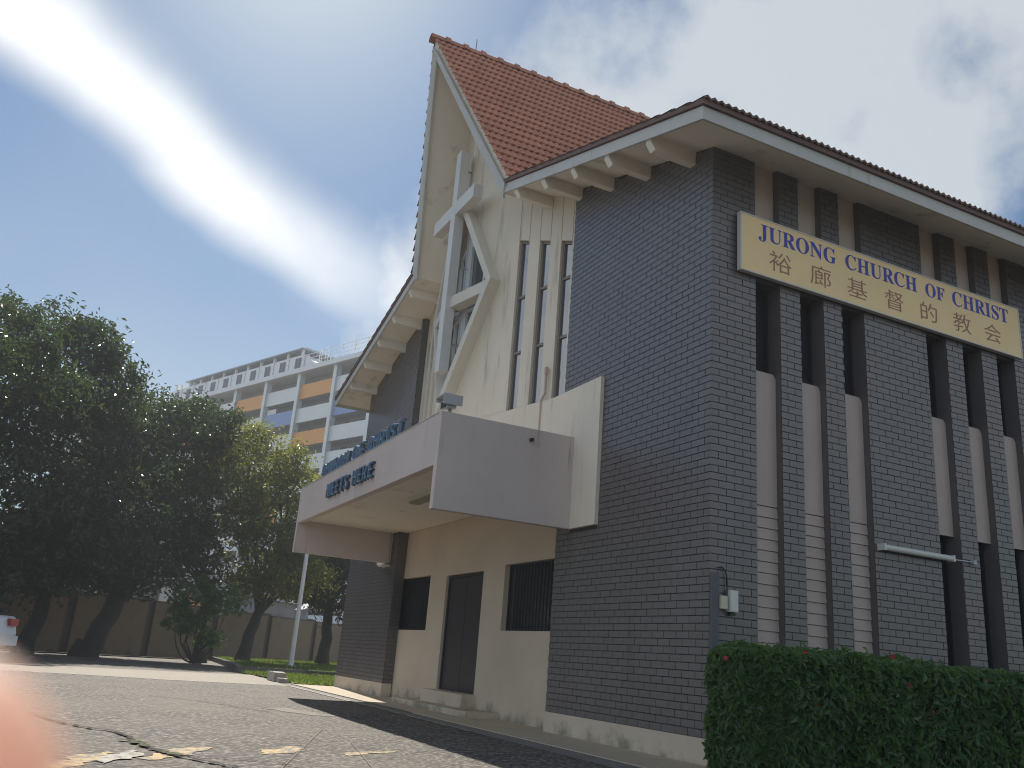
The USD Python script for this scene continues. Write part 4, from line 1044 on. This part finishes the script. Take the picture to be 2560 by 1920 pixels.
# ---------------------------------------------------------------- leaves
def leaves(P, Nrm, size, rng, aspect=0.42, fold=0.25, jitter=0.6):
    "one folded diamond per point P; Nrm a preferred outward direction"
    n = len(P)
    ax = rng.normal(size=(n, 3)) + np.array([0, 0, -0.25])
    nn = Nrm + rng.normal(size=(n, 3)) * jitter + np.array([0, 0, 0.35])
    nn /= np.linalg.norm(nn, axis=1, keepdims=True) + 1e-9
    ax -= nn * (ax * nn).sum(1, keepdims=True)
    ax /= np.linalg.norm(ax, axis=1, keepdims=True) + 1e-9
    sd = np.cross(nn, ax)
    L = (size * rng.uniform(0.6, 1.3, n))[:, None]
    Wd = L * aspect * 0.5
    v = np.stack([P - ax * L * 0.5, P + sd * Wd + nn * L * fold * 0.35, P + ax * L * 0.5 - nn * L * 0.08, P - sd * Wd + nn * L * fold * 0.35], 1).reshape(-1, 3)
    b = np.arange(n)[:, None] * 4
    f = np.concatenate([b + [0, 1, 2], b + [0, 2, 3]], 1).reshape(-1, 3)
    return v, f


def clump_points(lobes, n, rng, clump=0.55, per=22):
    "points in leafy clumps spread through the outer part of ellipsoid lobes (centre, radius, flatten)"
    lobes = [(np.asarray(c, float), r, fl) for c, r, fl in lobes]
    wgt = np.array([r ** 2 for _, r, _ in lobes])
    out, nrm = [], []
    nc = n // per
    cnt = rng.multinomial(nc, wgt / wgt.sum())
    for (c, r, fl), k in zip(lobes, cnt):
        d = rng.normal(size=(k, 3))
        d /= np.linalg.norm(d, axis=1, keepdims=True)
        rad = r * (0.45 + 0.62 * rng.random(k) ** 0.6)
        wob = 0.75 + 0.5 * meshkit.noise(d * 2.3 + c * 0.37, 3)
        cen = c + d * (rad * wob)[:, None] * np.array([1, 1, fl])
        for q, dd in zip(cen, d):
            m = rng.poisson(per) + 3
            s = clump * rng.uniform(0.5, 1.25)
            out.append(q + rng.normal(size=(m, 3)) * s * np.array([0.5, 0.5, 0.36]))
            nrm.append(np.repeat(dd[None], m, 0))
    return np.vstack(out), np.vstack(nrm)


def limb(mb, a, b, r0, r1, rng, bend=0.12, k=7):
    a, b = np.asarray(a, float), np.asarray(b, float)
    t = np.linspace(0, 1, k)[:, None]
    off = rng.normal(size=3) * np.linalg.norm(b - a) * bend
    p = a + (b - a) * t + off * np.sin(np.pi * t) + rng.normal(size=(k, 3)) * 0.02 * np.linalg.norm(b - a) * np.sin(np.pi * t)
    mb.tube(p, np.linspace(r0, r1, k), 8)
    return p


def tree(name, base, top, r0, lobes, n, leaf, mat, label, seed, group=None, lean=(0, 0), clump=0.5, fork=None):
    rng = np.random.default_rng(seed)
    t = thing(name, label, 'tree', base, group)
    mb = MB()
    base = np.asarray(base, float)
    tp = np.array([lean[0], lean[1], top])
    p = limb(mb, (0, 0, -0.1), tp, r0, r0 * 0.62, rng, 0.04, 9)
    mb.tube([(0, 0, -0.12), (0, 0, 0.12), (lean[0] * 0.05, lean[1] * 0.05, 0.5)], [r0 * 1.5, r0 * 1.25, r0], 10)
    L = [(np.asarray(c) - base, r, fl) for c, r, fl in lobes]
    for c, r, fl in L:
        s = p[rng.integers(5, 9)]
        q = limb(mb, s, c, r0 * 0.24, r0 * 0.06, rng, 0.05)
        for _ in range(5):
            d = rng.normal(size=3)
            d /= np.linalg.norm(d)
            limb(mb, q[rng.integers(3, 7)], c + d * r * np.array([0.8, 0.8, 0.8 * fl]), r0 * 0.16, 0.012, rng, 0.1, 5)
    mb.obj('trunk', BARK, t, smooth=50)
    # small tufts stand out of the crown all round
    sat = []
    for c, r, fl in L:
        for _ in range(4):
            d = rng.normal(size=3) + np.array([0, 0, 0.35])
            d /= np.linalg.norm(d)
            sat.append((c + d * r * rng.uniform(0.95, 1.2) * np.array([1, 1, fl]), r * rng.uniform(0.16, 0.32), 0.8))
    P, Nn = clump_points(L + sat, n, rng, clump)
    v, f = leaves(P, Nn, leaf, rng)
    MB().add(v, f).obj('crown', mat, t, kind='stuff')
    return t


def at(u, v, dist):
    "a point dist metres away (on the plan) in the direction of picture point u, v"
    d = ray(u, v)
    return CAM + d * dist / np.linalg.norm(d[:2])


fence_x = lambda y: -34.25 - 0.944 * y
G_TREE = None
T1 = along(62, 32.5)
tree('rain_tree', T1, 4.2, 0.26, [(at(-130, 950, 32), 2.6, 0.9), (at(20, 1000, 31), 2.4, 0.9), (at(-60, 1250, 30.5), 2.6, 0.8), (at(-250, 1150, 31), 2.8, 0.9), (at(30, 1390, 31.5), 1.3, 0.6), (at(-20, 840, 34), 1.5, 0.8), (at(90, 1420, 30.8), 1.5, 0.55), (at(-60, 1440, 30.5), 1.6, 0.6)], 22000, 0.22, LEAF_DARK, 'tall dark leafy tree at the far left with a leaning trunk', 31, lean=(-0.5, 0.4))
T2 = along(217, 33.5)
tree('rain_tree', T2, 4.0, 0.36, [(at(100, 900, 35), 2.5, 0.85), (at(30, 800, 36.5), 1.15, 0.8), (at(215, 850, 35), 1.0, 0.7), (at(265, 915, 34.5), 0.7, 0.7), (at(190, 1060, 34), 2.5, 0.9), (at(110, 1250, 33), 2.6, 0.8), (at(260, 1300, 33), 2.2, 0.8), (at(255, 1010, 34), 1.2, 0.8), (at(215, 1440, 32), 1.0, 0.5), (at(330, 1000, 36), 0.62, 0.8), (at(300, 1420, 32.5), 1.5, 0.6), (at(160, 1400, 32), 1.6, 0.6)], 32000, 0.22, LEAF_DARK, 'largest dark tree, with a thick slanting trunk and a drooping crown rising highest', 32, lean=(0.7, 1.0))
T3 = along(505, 36.5)
tree('broadleaf_tree', T3, 3.0, 0.24, [(at(400, 1130, 38), 2.6, 0.9), (at(480, 1060, 40), 1.2, 0.9), (at(370, 1290, 36), 2.3, 0.9), (at(480, 1380, 35.5), 1.3, 0.8), (at(330, 1150, 38), 1.9, 0.9), (at(400, 1020, 40), 0.9, 0.8)], 24000, 0.21, LEAF_DARK, 'dark green tree with upright leaf tufts between the tallest tree and the lime green tree', 33)
T4 = along(612, 37)
tree('lime_tree', T4, 2.6, 0.27, [(at(620, 1180, 38), 1.9, 0.9), (at(600, 1105, 39), 1.0, 0.8), (at(700, 1160, 38), 1.2, 0.85), (at(560, 1270, 37), 1.8, 0.9), (at(690, 1290, 37), 1.7, 0.9), (at(760, 1230, 38.5), 1.3, 0.9), (at(640, 1400, 36.5), 1.6, 0.7), (at(740, 1370, 37), 1.2, 0.8), (at(520, 1180, 38.5), 1.0, 0.8), (at(800, 1290, 38), 1.0, 0.9), (at(680, 1450, 36), 1.2, 0.6), (at(770, 1440, 37), 1.1, 0.7)], 24000, 0.18, LEAF_LIME, 'lime green tree with a forked trunk, sunlit yellow at the top', 34, lean=(-0.7, 0.9))
T5 = along(812, 43)
tree('broadleaf_tree', T5, 3.2, 0.30, [(at(850, 1330, 43), 2.6, 0.9), (at(800, 1430, 42), 1.6, 0.7), (at(880, 1480, 42), 2.0, 0.7), (at(760, 1470, 42), 1.2, 0.6)], 16000, 0.22, LEAF_DARK, 'dark tree by the fence just left of the left brick pier, seen under the canopy', 35)
# trees across the street behind: only mirrored in the narrow windows
tree('street_tree', (-21, -17, 0), 3.6, 0.3, [((-21, -17, 7.2), 3.0, 0.9), ((-19, -18.5, 6.2), 2.2, 0.9), ((-22.5, -15, 6.0), 2.3, 0.9)], 7000, 0.24, LEAF_DARK, 'street tree left of the view, mirrored in the narrow windows', 36)
tree('street_tree', (-14, -24, 0), 3.6, 0.3, [((-14, -24, 8.0), 3.2, 0.9), ((-16.5, -23, 6.6), 2.5, 0.9), ((-11.8, -25, 6.4), 2.5, 0.9)], 7000, 0.24, LEAF_DARK, 'second street tree outside the view, mirrored in the narrow windows', 37)
tree('street_tree', (-26, -13.5, 0), 3.6, 0.3, [((-26, -13.5, 7.5), 3.0, 0.9), ((-27.5, -11.8, 6.6), 2.2, 0.9), ((-24.2, -15, 6.4), 2.3, 0.9)], 6000, 0.24, LEAF_DARK, 'street tree beyond the left edge of the view, nearest the boundary wall', 38)
# low shrubs with glossy leaves at the fence foot
sh = thing('shrub', 'glossy leaved shrub in front of the fence, between two tree trunks', 'shrub', along(490, 34.5))
b0 = along(490, 34.5)
rng = np.random.default_rng(41)
mb = MB()
for _ in range(9):
    q = at(rng.uniform(455, 560), rng.uniform(1500, 1570), 34.5) - b0
    limb(mb, (0, 0, 0), q, 0.035, 0.01, rng)
mb.obj('stem', BARK, sh)
P, Nn = clump_points([(at(480, 1500, 34.5) - b0, 0.85, 0.8), (at(560, 1505, 34.5) - b0, 0.75, 0.7), (at(450, 1560, 34.3) - b0, 0.5, 0.8), (at(520, 1590, 34.3) - b0, 0.5, 0.8)], 2400, rng, 0.3)
v, f = leaves(P, Nn, 0.2, rng, 0.5)
MB().add(v, f).obj('foliage', LEAF_HEDGE, sh, kind='stuff')

# ---------------------------------------------------------------- hedge
HX0, HX1, HY0, HY1, HH = 0.42, 1.45, -0.52, 7.5, 1.14
hg = thing('hedge', 'clipped green hedge with a few red flowers in front of the side wall', 'hedge')
rng = np.random.default_rng(51)
mb = MB()
y = HY0 + 0.15
while y < HY1:
    for x in (0.65, 1.1):
        limb(mb, (x, y, 0), (x + rng.normal() * 0.12, y + rng.normal() * 0.12, 0.85), 0.018, 0.006, rng, 0.06, 5)
    y += 0.22
mb.obj('stem', BARK, hg)


def hedge_points(n, front):
    a = rng.random(n)
    P, N = np.zeros((n, 3)), np.zeros((n, 3))
    y1 = HY1
    yy = HY0 + (y1 - HY0) * rng.random(n) ** 1.5
    k = rng.random(n)
    top = k < 0.26
    end = (k >= 0.26) & (k < 0.40)
    near = k >= 0.40
    P[top] = np.column_stack([rng.uniform(HX0, HX1, top.sum()), yy[top], np.full(top.sum(), HH)])
    N[top] = (0, 0, 1)
    P[near] = np.column_stack([np.full(near.sum(), HX1), yy[near], HH * rng.random(near.sum())])
    N[near] = (1, 0, 0)
    P[end] = np.column_stack([rng.uniform(HX0, HX1, end.sum()), np.full(end.sum(), HY0), HH * rng.random(end.sum())])
    N[end] = (0, -1, 0)
    # round the shoulders and roughen the face
    rd = 0.22
    for ax, lim, sg_ in ((0, HX1, 1), (1, HY0, -1), (0, HX0, -1)):
        over = np.clip((P[:, 2] - (HH - rd)) / rd, 0, 1)
        close = np.clip(1 - np.abs(P[:, ax] - lim) / rd, 0, 1)
        P[:, ax] -= sg_ * rd * 0.5 * (1 - np.sqrt(np.clip(1 - over ** 2, 0, 1))) * (np.abs(P[:, ax] - lim) < 0.01)
        P[:, 2] -= rd * 0.45 * close ** 2 * (N[:, 2] > 0.5)
    rc = 0.42
    cx, cy = HX1 - rc, HY0 + rc
    for cx, sx_ in ((HX1 - rc, 1), (HX0 + rc, -1)):
        q = ((P[:, 0] - cx) * sx_ > 0) & (P[:, 1] < cy)
        v2 = np.column_stack([P[q, 0] - cx, P[q, 1] - cy])
        mx_ = np.abs(v2).max(1)
        ln = np.linalg.norm(v2, axis=1) + 1e-9
        P[q, 0], P[q, 1] = cx + v2[:, 0] * mx_ / ln, cy + v2[:, 1] * mx_ / ln
        side_ = q & (N[:, 2] < 0.5)
        w2 = np.column_stack([P[side_, 0] - cx, P[side_, 1] - cy])
        N[side_] = np.column_stack([w2 / (np.linalg.norm(w2, axis=1, keepdims=True) + 1e-9), np.zeros(side_.sum())])
    bump = meshkit.fbm(P * 3.1, 3, 5) - 0.5
    depth = np.abs(rng.normal(0, 0.06, n))
    P += N * (bump * 0.22 - depth + 0.035)[:, None]
    return P, N


P, Nn = hedge_points(25000, True)
v, f = leaves(P, Nn, 0.118, rng, 0.46, 0.3, 0.6)
MB().add(v, f).obj('foliage', LEAF_HEDGE, hg, kind='stuff')
sh_p = []
for _ in range(70):
    x, y = rng.uniform(HX0 + 0.1, HX1 - 0.05), HY0 + 0.15 + (HY1 - HY0) * rng.random() ** 1.4
    z0_ = HH - 0.08
    hgt_ = rng.uniform(0.08, 0.2)
    for t in np.linspace(0.2, 1, 6):
        sh_p.append((x + rng.normal() * 0.02, y + rng.normal() * 0.02, z0_ + hgt_ * t))
sh_p = np.array(sh_p)
v, f = leaves(sh_p, np.tile([0.0, 0, 1.0], (len(sh_p), 1)), 0.075, rng, 0.45, 0.3, 0.9)
MB().add(v, f).obj('shoots', LEAF_HEDGE, hg, kind='stuff')
mb = MB().box(HX0 + 0.26, HX1 - 0.28, HY0 + 0.32, HY1, 0.1, HH - 0.30)
mb.obj('inner_twigs', BARK, hg)
for u, v_ in ((1815, 1645), (2013, 1632), (2232, 1642), (2273, 1712), (2215, 1852), (2463, 1702), (2330, 1780), (2040, 1760)):
    d = ray(u, v_)
    tt = (HX1 + 0.02 - CAM[0]) / d[0]
    q = CAM + d * tt
    if q[2] > HH + 0.02:
        tt = (HH + 0.03 - CAM[2]) / d[2]
        q = CAM + d * tt
    mb = MB()
    for _ in range(16):
        dd = rng.normal(size=3)
        dd /= np.linalg.norm(dd)
        vv, ff = leaves((q + dd * 0.017)[None], dd[None], 0.030, rng, 0.75, 0.2, 0.2)
        mb.add(vv, ff)
    mb.obj('flower', FLOWER, hg)

# ---------------------------------------------------------------- fence, pole, block, car
fw = thing('boundary_wall', 'tan boundary wall with dark pillars behind the trees', 'wall')
ys = np.arange(-14.6, 13, 2.95)
for i, (ya, yb) in enumerate(zip(ys[:-1], ys[1:])):
    a, b = np.array([fence_x(ya), ya, 0]), np.array([fence_x(yb), yb, 0])
    d = (b - a) / np.linalg.norm(b - a)
    n_ = np.array([d[1], -d[0], 0])
    w = MB().obox(a + d * 0.2 - n_ * 0.06, b - a - d * 0.4, -n_ * -0.0 + n_ * 0.12 if np.cross(d, n_)[2] > 0 else -n_ * 0.12, EZ * 2.12).obj('wall_panel', FENCEM, fw)
    MB().obox(a + d * 0.2 - n_ * 0.09 + EZ * 2.12, b - a - d * 0.4, n_ * 0.18 if np.cross(d, n_)[2] > 0 else -n_ * 0.18, EZ * 0.06).obj('coping', FENCEP, fw)
    MB().obox(a - d * 0.2 - n_ * 0.17, d * 0.4, n_ * 0.34 if np.cross(d, n_)[2] > 0 else -n_ * 0.34, EZ * 2.26).obj('pillar', FENCEP, fw)
    # pierced vent of white bars in every panel
    vm = a + (b - a) * 0.62
    for j in range(4):
        MB().obox(vm + d * (0.075 * j) + n_ * (-0.10 if True else 0) + EZ * 1.35, d * 0.03, n_ * 0.03 if np.cross(d, n_)[2] > 0 else -n_ * 0.03, EZ * 0.5).obj('vent_bar', HW, fw)

po = thing('flagpole', 'slender white pole standing on the raised grass left of the church', 'pole', (*along(736, 33.5)[:2], 0.13))
MB().tube([(0, 0, 0), (0, 0, 5.9)], [0.085, 0.06], 14).obj('pole_shaft', POLEM, po, smooth=40)
MB().tube([(0, 0, 0), (0, 0, 0.06)], 0.17, 14).obj('base_plate', POLEM, po)
MB().tm(trimesh.creation.icosphere(2, 0.09), trimesh.transformations.translation_matrix((0, 0, 5.96))).obj('finial', POLEM, po, smooth=True)

sb = thing('concrete_block', 'small weathered concrete block lying at the end of the driveway edge', 'block', (-15.1, -1.12, 0.0))
m = trimesh.creation.box((0.78, 0.30, 0.22))
for _ in range(3):
    m = m.subdivide()
m.vertices += (meshkit.fbm(m.vertices * 6, 3, 2) - 0.5)[:, None] * 0.05 * np.sign(m.vertices)
m.vertices[:, 2] += 0.11
MB().tm(m).obj('block', BLOCK, sb, smooth=30)
sb2 = thing('concrete_block', 'broken bit of concrete beside the weathered block', 'block', (-14.45, -1.12, 0.0))
m = trimesh.creation.box((0.26, 0.24, 0.11))
for _ in range(3):
    m = m.subdivide()
m.vertices += (meshkit.fbm(m.vertices * 9, 3, 4) - 0.5)[:, None] * 0.06 * np.sign(m.vertices)
m.vertices[:, 2] += 0.05
MB().tm(m).obj('block', BLOCK, sb2, smooth=30)

# apartment block: s runs to the right along the facade, z up, depth away from us
P0 = np.array([-85.40446787, 14.84686564, 0.0])
DA = np.array([0.92902741, 0.37001092, 0.0])
DN = np.array([0.37001092, -0.92902741, 0.0])
BF = lambda dep=0.0: (DA, EZ, -DN, P0 - DN * dep)
ab = thing('apartment_block', 'long white apartment block with orange and blue balcony panels behind the trees', 'building')
S0, S1, BAY = -72.3, 35.3, 6.725
cols = [1.65 + BAY * i for i in range(-11, 6)]


def bb(s0, s1, z0, z1, d0, d1, name, mat, parent=ab):
    return MB().poly(sbox(s0, z0, s1, z1), d1 - d0, (DA, EZ, -DN, P0 - DN * d0)).obj(name, mat, parent)


bb(S0, S1, 0, 30.4, 1.7, 11.0, 'corridor_wall', HIN)
roof = bb(S0, S1, 30.45, 31.0, -0.35, 11.2, 'roof_slab', HW)
for c in cols:
    bb(c - 0.2, c + 0.32, 0, 30.449, 0.05, 0.75, 'column', HW)
    MB().tube([P0 + DA * (c + 0.52) - DN * 0.02 + EZ * 0.0, P0 + DA * (c + 0.52) - DN * 0.02 + EZ * 30.4], 0.07, 6).obj('drain_pipe', HGREY, ab)
top0 = 29.08
colour = {}
for (k, fl) in [(-1, 0), (-3, 0), (-1, 2), (1, 3), (-5, 1), (2, 1), (-7, 0), (-4, 3), (3, 4), (-2, 5), (0, 6), (-1, 8), (-2, 9)]:
    colour[(k, fl)] = HORANGE
for (k, fl) in [(-2, 1), (0, 1), (-4, 1), (-6, 2), (-3, 3), (1, 5), (-1, 6)]:
    colour[(k, fl)] = HBLUE
hrng = np.random.default_rng(61)
for fl in range(10):
    zt = top0 - 2.8 * fl
    bb(S0, S1, zt - 1.66, zt - 1.42, 0.4, 1.699, 'floor_slab', HGREY)
    for i in range(-11, 5):
        c = 1.65 + BAY * i
        a, b = c + 0.325, c + BAY - 0.205
        bb(a, b, zt - 1.67, zt, 0.28, 0.42, 'parapet_panel', colour.get((i, fl), HW))
        if -7 <= i <= 1:
            for w0, w1, kind in ((0.5, 1.5, 0), (2.0, 2.95, 1), (3.5, 4.5, 0), (4.9, 5.8, 1)):
                w0, w1 = w0 + hrng.uniform(-0.15, 0.15), w1
                if kind == 0:
                    bb(a + w0, a + w1, zt - 0.55, zt + 0.72, 1.62, 1.699, 'window', HDARK)
                else:
                    bb(a + w0, a + w1, zt - 1.42, zt + 0.6, 1.63, 1.699, 'door', HDOOR)
q0 = 1.65 - 2 * BAY
bb(q0 + 0.6, q0 + 2.4, top0 - 2.8 - 0.25, top0 - 2.8 + 0.7, 0.5, 0.53, 'laundry', CLOTH)
# roof house with paired windows, pergola and railings
rh = bb(-35.7, -5.2, 31.001, 32.95, 0.35, 8.0, 'roof_house', HW)
MB().hexa([P0 + DA * s - DN * d + EZ * z for s, d, z in [(-5.199, 0.36, 31.001), (-1.9, 0.36, 31.001), (-1.9, 8, 31.001), (-5.199, 8, 31.001), (-5.199, 0.36, 32.8), (-4.9, 0.36, 32.8), (-4.9, 8, 32.8), (-5.199, 8, 32.8)]]).obj('stair_roof', HW, ab)
for i in range(10):
    s = -34.9 + 3.14 * i
    for d in (0, 0.62):
        bb(s + d - 0.05, s + d + 0.45, 31.42, 32.62, 0.30, 0.349, 'window', HDARK, rh)
    bb(s + 1.75, s + 1.85, 31.1, 32.9, 0.31, 0.349, 'roof_pipe', HGREY, rh)
pr = MB().hexa([P0 + DA * s - DN * d + EZ * z for s, d, z in [(-32.2, 0.1, 33.62), (-5.2, 0.1, 33.62), (-4.7, 7.5, 33.55), (-32.2, 7.5, 33.55), (-32.2, 0.1, 33.76), (-5.2, 0.1, 33.76), (-4.7, 7.5, 33.69), (-32.2, 7.5, 33.69)]]).obj('pergola_roof', HGREY, ab)
for i in range(10):
    s = -31.6 + 2.86 * i
    bb(s, s + 0.26, 32.951, 33.619, 0.4, 0.66, 'pergola_post', HW)
    bb(s + 1.3, s + 1.36, 33.5, 33.6, 0.1, 7.4, 'pergola_beam', HGREY)
for s in (-35.6, -34.2, -32.0, -31.0):
    bb(s, s + 0.5, 32.951, 33.5 + 0.5 * hrng.random(), 0.6, 1.1, 'water_pipe', HW)
for s in list(np.arange(-56, -36, 2.15)) + list(np.arange(-3.6, 20, 2.15)):
    bb(s, s + 0.09, 31.001, 32.55, -0.1, -0.02, 'railing_post', HW)
for z in (31.55, 32.02, 32.5):
    bb(-56, -36, z, z + 0.055, -0.09, -0.03, 'railing_bar', HW)
    bb(-4.6, 20, z, z + 0.055, -0.09, -0.03, 'railing_bar', HW)
for s in (-3.1, -1.9):
    p_ = [P0 + DA * (s + ds) - DN * 1.0 + EZ * z for ds, z in ((0, 31.0), (0.1, 33.3), (0.3, 33.5), (0.5, 33.3), (0.6, 31.0))]
    MB().tube(p_, 0.04, 5).obj('ladder_rail', HW, ab)

# low buildings glimpsed between the trunks, beyond the boundary wall
lb = thing('low_building', 'low white walled building with a dark roof band glimpsed above the boundary wall', 'building', along(430, 49))
c0 = along(430, 49)
dd = along(520, 52) - c0
dd = dd / np.linalg.norm(dd)
nn = np.array([dd[1], -dd[0], 0])
FR = lambda dep=0.0: (dd, EZ, -nn, -nn * -dep)


def lbx(s0, s1, z0, z1, d0, d1, name, mat):
    o = dd * s0 + nn * (-d1)
    return MB().obox(o + EZ * z0, dd * (s1 - s0), nn * (d1 - d0), EZ * (z1 - z0)).obj(name, mat, lb) if np.cross(dd, nn)[2] > 0 else MB().obox(dd * s0 - nn * d0 + EZ * z0, dd * (s1 - s0), -nn * (d1 - d0), EZ * (z1 - z0)).obj(name, mat, lb)


lbx(-9, 16, 0, 3.4, 0.0, 5.0, 'wall', HIN)
lbx(-9.5, 16.5, 3.4, 4.1, -0.5, 5.5, 'roof', HGREY)
lbx(-2.0, 0.4, 2.0, 3.39, -0.12, -0.01, 'white_panel', HW)
lbx(0.45, 2.6, 1.5, 3.0, -0.14, -0.01, 'orange_panel', HORANGE)
lbx(-1.2, 4.2, 4.101, 5.6, 1.0, 4.0, 'upper_wall', HW)
lbx(3.4, 10, 2.1, 2.35, -1.5, -0.01, 'walkway_roof', HGREY)
lbx(-7.5, -6.4, 2.0, 2.9, -0.1, -0.01, 'white_panel', HW)
gz = thing('shelter', 'small pale roofed shelter seen past the white pole above the wall', 'shelter', along(785, 58))
MB().hexa([(-1.5, -1.2, 3.0), (1.5, -1.2, 3.0), (1.5, 1.2, 3.0), (-1.5, 1.2, 3.0), (-1.1, -0.2, 3.7), (1.9, -0.2, 3.9), (1.9, 0.2, 3.9), (-1.1, 0.2, 3.7)]).obj('roof', HW, gz)
for x, y in ((-1.3, -1), (1.3, -1), (1.3, 1), (-1.3, 1)):
    MB().box(x - 0.07, x + 0.07, y - 0.07, y + 0.07, 0, 3.0).obj('post', HGREY, gz)

# parked car, only its tail enters the frame
ca = thing('parked_car', 'white car parked at the far left, only its tail in view', 'car', along(-14, 24.5))
# local x forward (away, to the left), y across
cdir = np.array([-0.42, -0.91, 0.0])
cdir /= np.linalg.norm(cdir)
cs = np.array([-cdir[1], cdir[0], 0])
T4x = np.eye(4)
T4x[:3, 0], T4x[:3, 1], T4x[:3, 2] = cdir, cs, EZ


def car_add(m, name, mat, smooth=35, parent=ca):
    m = m.copy()
    m.apply_transform(T4x)
    return MB().tm(m).obj(name, mat, parent, smooth=smooth)


prof = Polygon([(0.0, 0.38), (-0.03, 0.62), (0.06, 0.98), (0.18, 1.06), (0.75, 1.10), (1.3, 1.42), (2.6, 1.46), (3.35, 1.05), (4.25, 0.88), (4.4, 0.6), (4.38, 0.34), (3.95, 0.26), (0.3, 0.26)])
lower = prof.intersection(sbox(-1, 0, 5, 1.02)).buffer(-0.05).buffer(0.05)
body = trimesh.creation.extrude_polygon(lower, 1.72, engine='earcut')
R90 = trimesh.transformations.rotation_matrix(math.pi / 2, (1, 0, 0))
body.apply_transform(R90)
body.apply_translation((0, 0.86, 0))
car_add(body, 'body', CARW)
cab = prof.intersection(sbox(0.5, 1.0, 3.6, 2))
cm = trimesh.creation.extrude_polygon(cab, 1.42, engine='earcut')
cm.apply_transform(R90)
cm.apply_translation((0, 0.71, 0.0005))
car_add(cm, 'cabin_glass', CARGLASS)
rm = trimesh.creation.box((1.35, 1.3, 0.06))
rm.apply_translation((1.95, 0, 1.47))
car_add(rm, 'roof', CARW)
for sgn in (1, -1):
    tlm = trimesh.creation.box((0.16, 0.36, 0.16))
    tlm.apply_translation((0.03, sgn * 0.64, 0.88))
    car_add(tlm, 'tail_lamp', CARRED)
    for x in (0.78, 3.5):
        wh = trimesh.creation.cylinder(0.31, 0.2, sections=24)
        wh.apply_transform(R90)
        wh.apply_translation((x, sgn * 0.78, 0.31))
        wl = car_add(wh, 'wheel', RUBBER)
        hb = trimesh.creation.cylinder(0.19, 0.02, sections=20)
        hb.apply_transform(R90)
        hb.apply_translation((x, sgn * 0.892, 0.31))
        car_add(hb, 'hub_cap', GREY_METAL, parent=wl)
bm = trimesh.creation.box((0.12, 1.66, 0.22))
bm.apply_translation((-0.05, 0, 0.46))
car_add(bm, 'bumper', CARW)

hz = MB().box(-190, 120, -120, 150, -1.1, 40.0)
tag(hz.obj('haze', haze_mat(0.0010)), kind='stuff')

# ---------------------------------------------------------------- the photographer's fingertip strays into the corner of the lens
import manifold3d as m3


def bones(chains, length=0.003):
    tot = None
    for ch in chains:
        for (a, ra), (b, rb) in zip(ch[:-1], ch[1:]):
            sp = [m3.Manifold.sphere(r, 28).translate([float(t) for t in q]) for q, r in ((a, ra), (b, rb))]
            h = m3.Manifold.batch_hull(sp)
            tot = h if tot is None else tot + h
    mm = tot.refine_to_length(length).to_mesh()
    t = trimesh.Trimesh(mm.vert_properties[:, :3], mm.tri_verts, process=True)
    trimesh.smoothing.filter_taubin(t, iterations=14)
    return t


HV = lambda *q: np.array(q, float)
tip = HV(-0.0243, -0.0164, 0.033)
fd = HV(-0.72, -0.50, -0.48)
fd /= np.linalg.norm(fd)
side = np.cross(fd, HV(0, 0, 1))
side /= np.linalg.norm(side)          # towards the little finger
dorsal = np.cross(side, fd)
ks = tip + fd * 0.088
chains = []
for j, (ln, rr, sp_, curl) in enumerate([(1.0, 0.0078, 0.0, 0.0), (1.08, 0.008, 0.021, 0.30), (1.0, 0.0076, 0.041, 0.42), (0.8, 0.0066, 0.059, 0.5)]):
    k0 = ks + side * sp_ + fd * (0.003 * j)
    if j == 0:
        ch = [(tip, 0.0070), (tip + fd * 0.022, 0.0080), (tip + fd * 0.046 + dorsal * 0.003, 0.0086), (ks, 0.0100)]
    else:
        d1 = -fd * math.cos(curl) - dorsal * math.sin(curl)
        d2 = -fd * math.cos(2.2 * curl) - dorsal * math.sin(2.2 * curl)
        d3 = -fd * math.cos(3.0 * curl) - dorsal * math.sin(3.0 * curl)
        a1 = k0 + d1 * 0.040 * ln
        a2 = a1 + d2 * 0.025 * ln
        a3 = a2 + d3 * 0.020 * ln
        ch = [(a3, rr * 0.85), (a2, rr), (a1, rr * 1.08), (k0, rr * 1.25)]
    chains.append(ch)
wr = ks + fd * 0.090 + side * 0.03
for ch in chains:
    chains_end = ch[-1]
    chains.append([chains_end, (wr + (chains_end[0] - ks - side * 0.03) * 0.35, 0.015)]) if len(chains) < 8 else None
th0 = wr - side * 0.028 - fd * 0.02
chains.append([(th0, 0.0145), (th0 - side * 0.026 - fd * 0.030, 0.0115), (th0 - side * 0.034 - fd * 0.060, 0.0095), (th0 - side * 0.028 - fd * 0.086, 0.0078)])
chains.append([(wr, 0.021), (wr + fd * 0.16 + side * 0.01, 0.033)])
to_w = lambda v: CAM + v[:, :1] * CR + v[:, 1:2] * CU + v[:, 2:] * CF
hm = bones(chains)
pn = thing('person', 'blurred pink fingertip of the hand at the lens, in the lower left corner', 'person')
vw = to_w(np.asarray(hm.vertices))
MB().add(vw, hm.faces[:, ::-1] if np.dot(np.cross(CR, CU), CF) < 0 else hm.faces).obj('hand', SKIN, pn, smooth=True)
nl = trimesh.creation.icosphere(3, 1.0)
nv = nl.vertices * np.array([0.0052, 0.0058, 0.0012])
nv = (tip + fd * 0.001 + dorsal * 0.0062) + nv[:, :1] * side + nv[:, 1:2] * fd + nv[:, 2:] * dorsal
MB().add(to_w(nv), nl.faces).obj('nail', NAIL, pn, smooth=True)
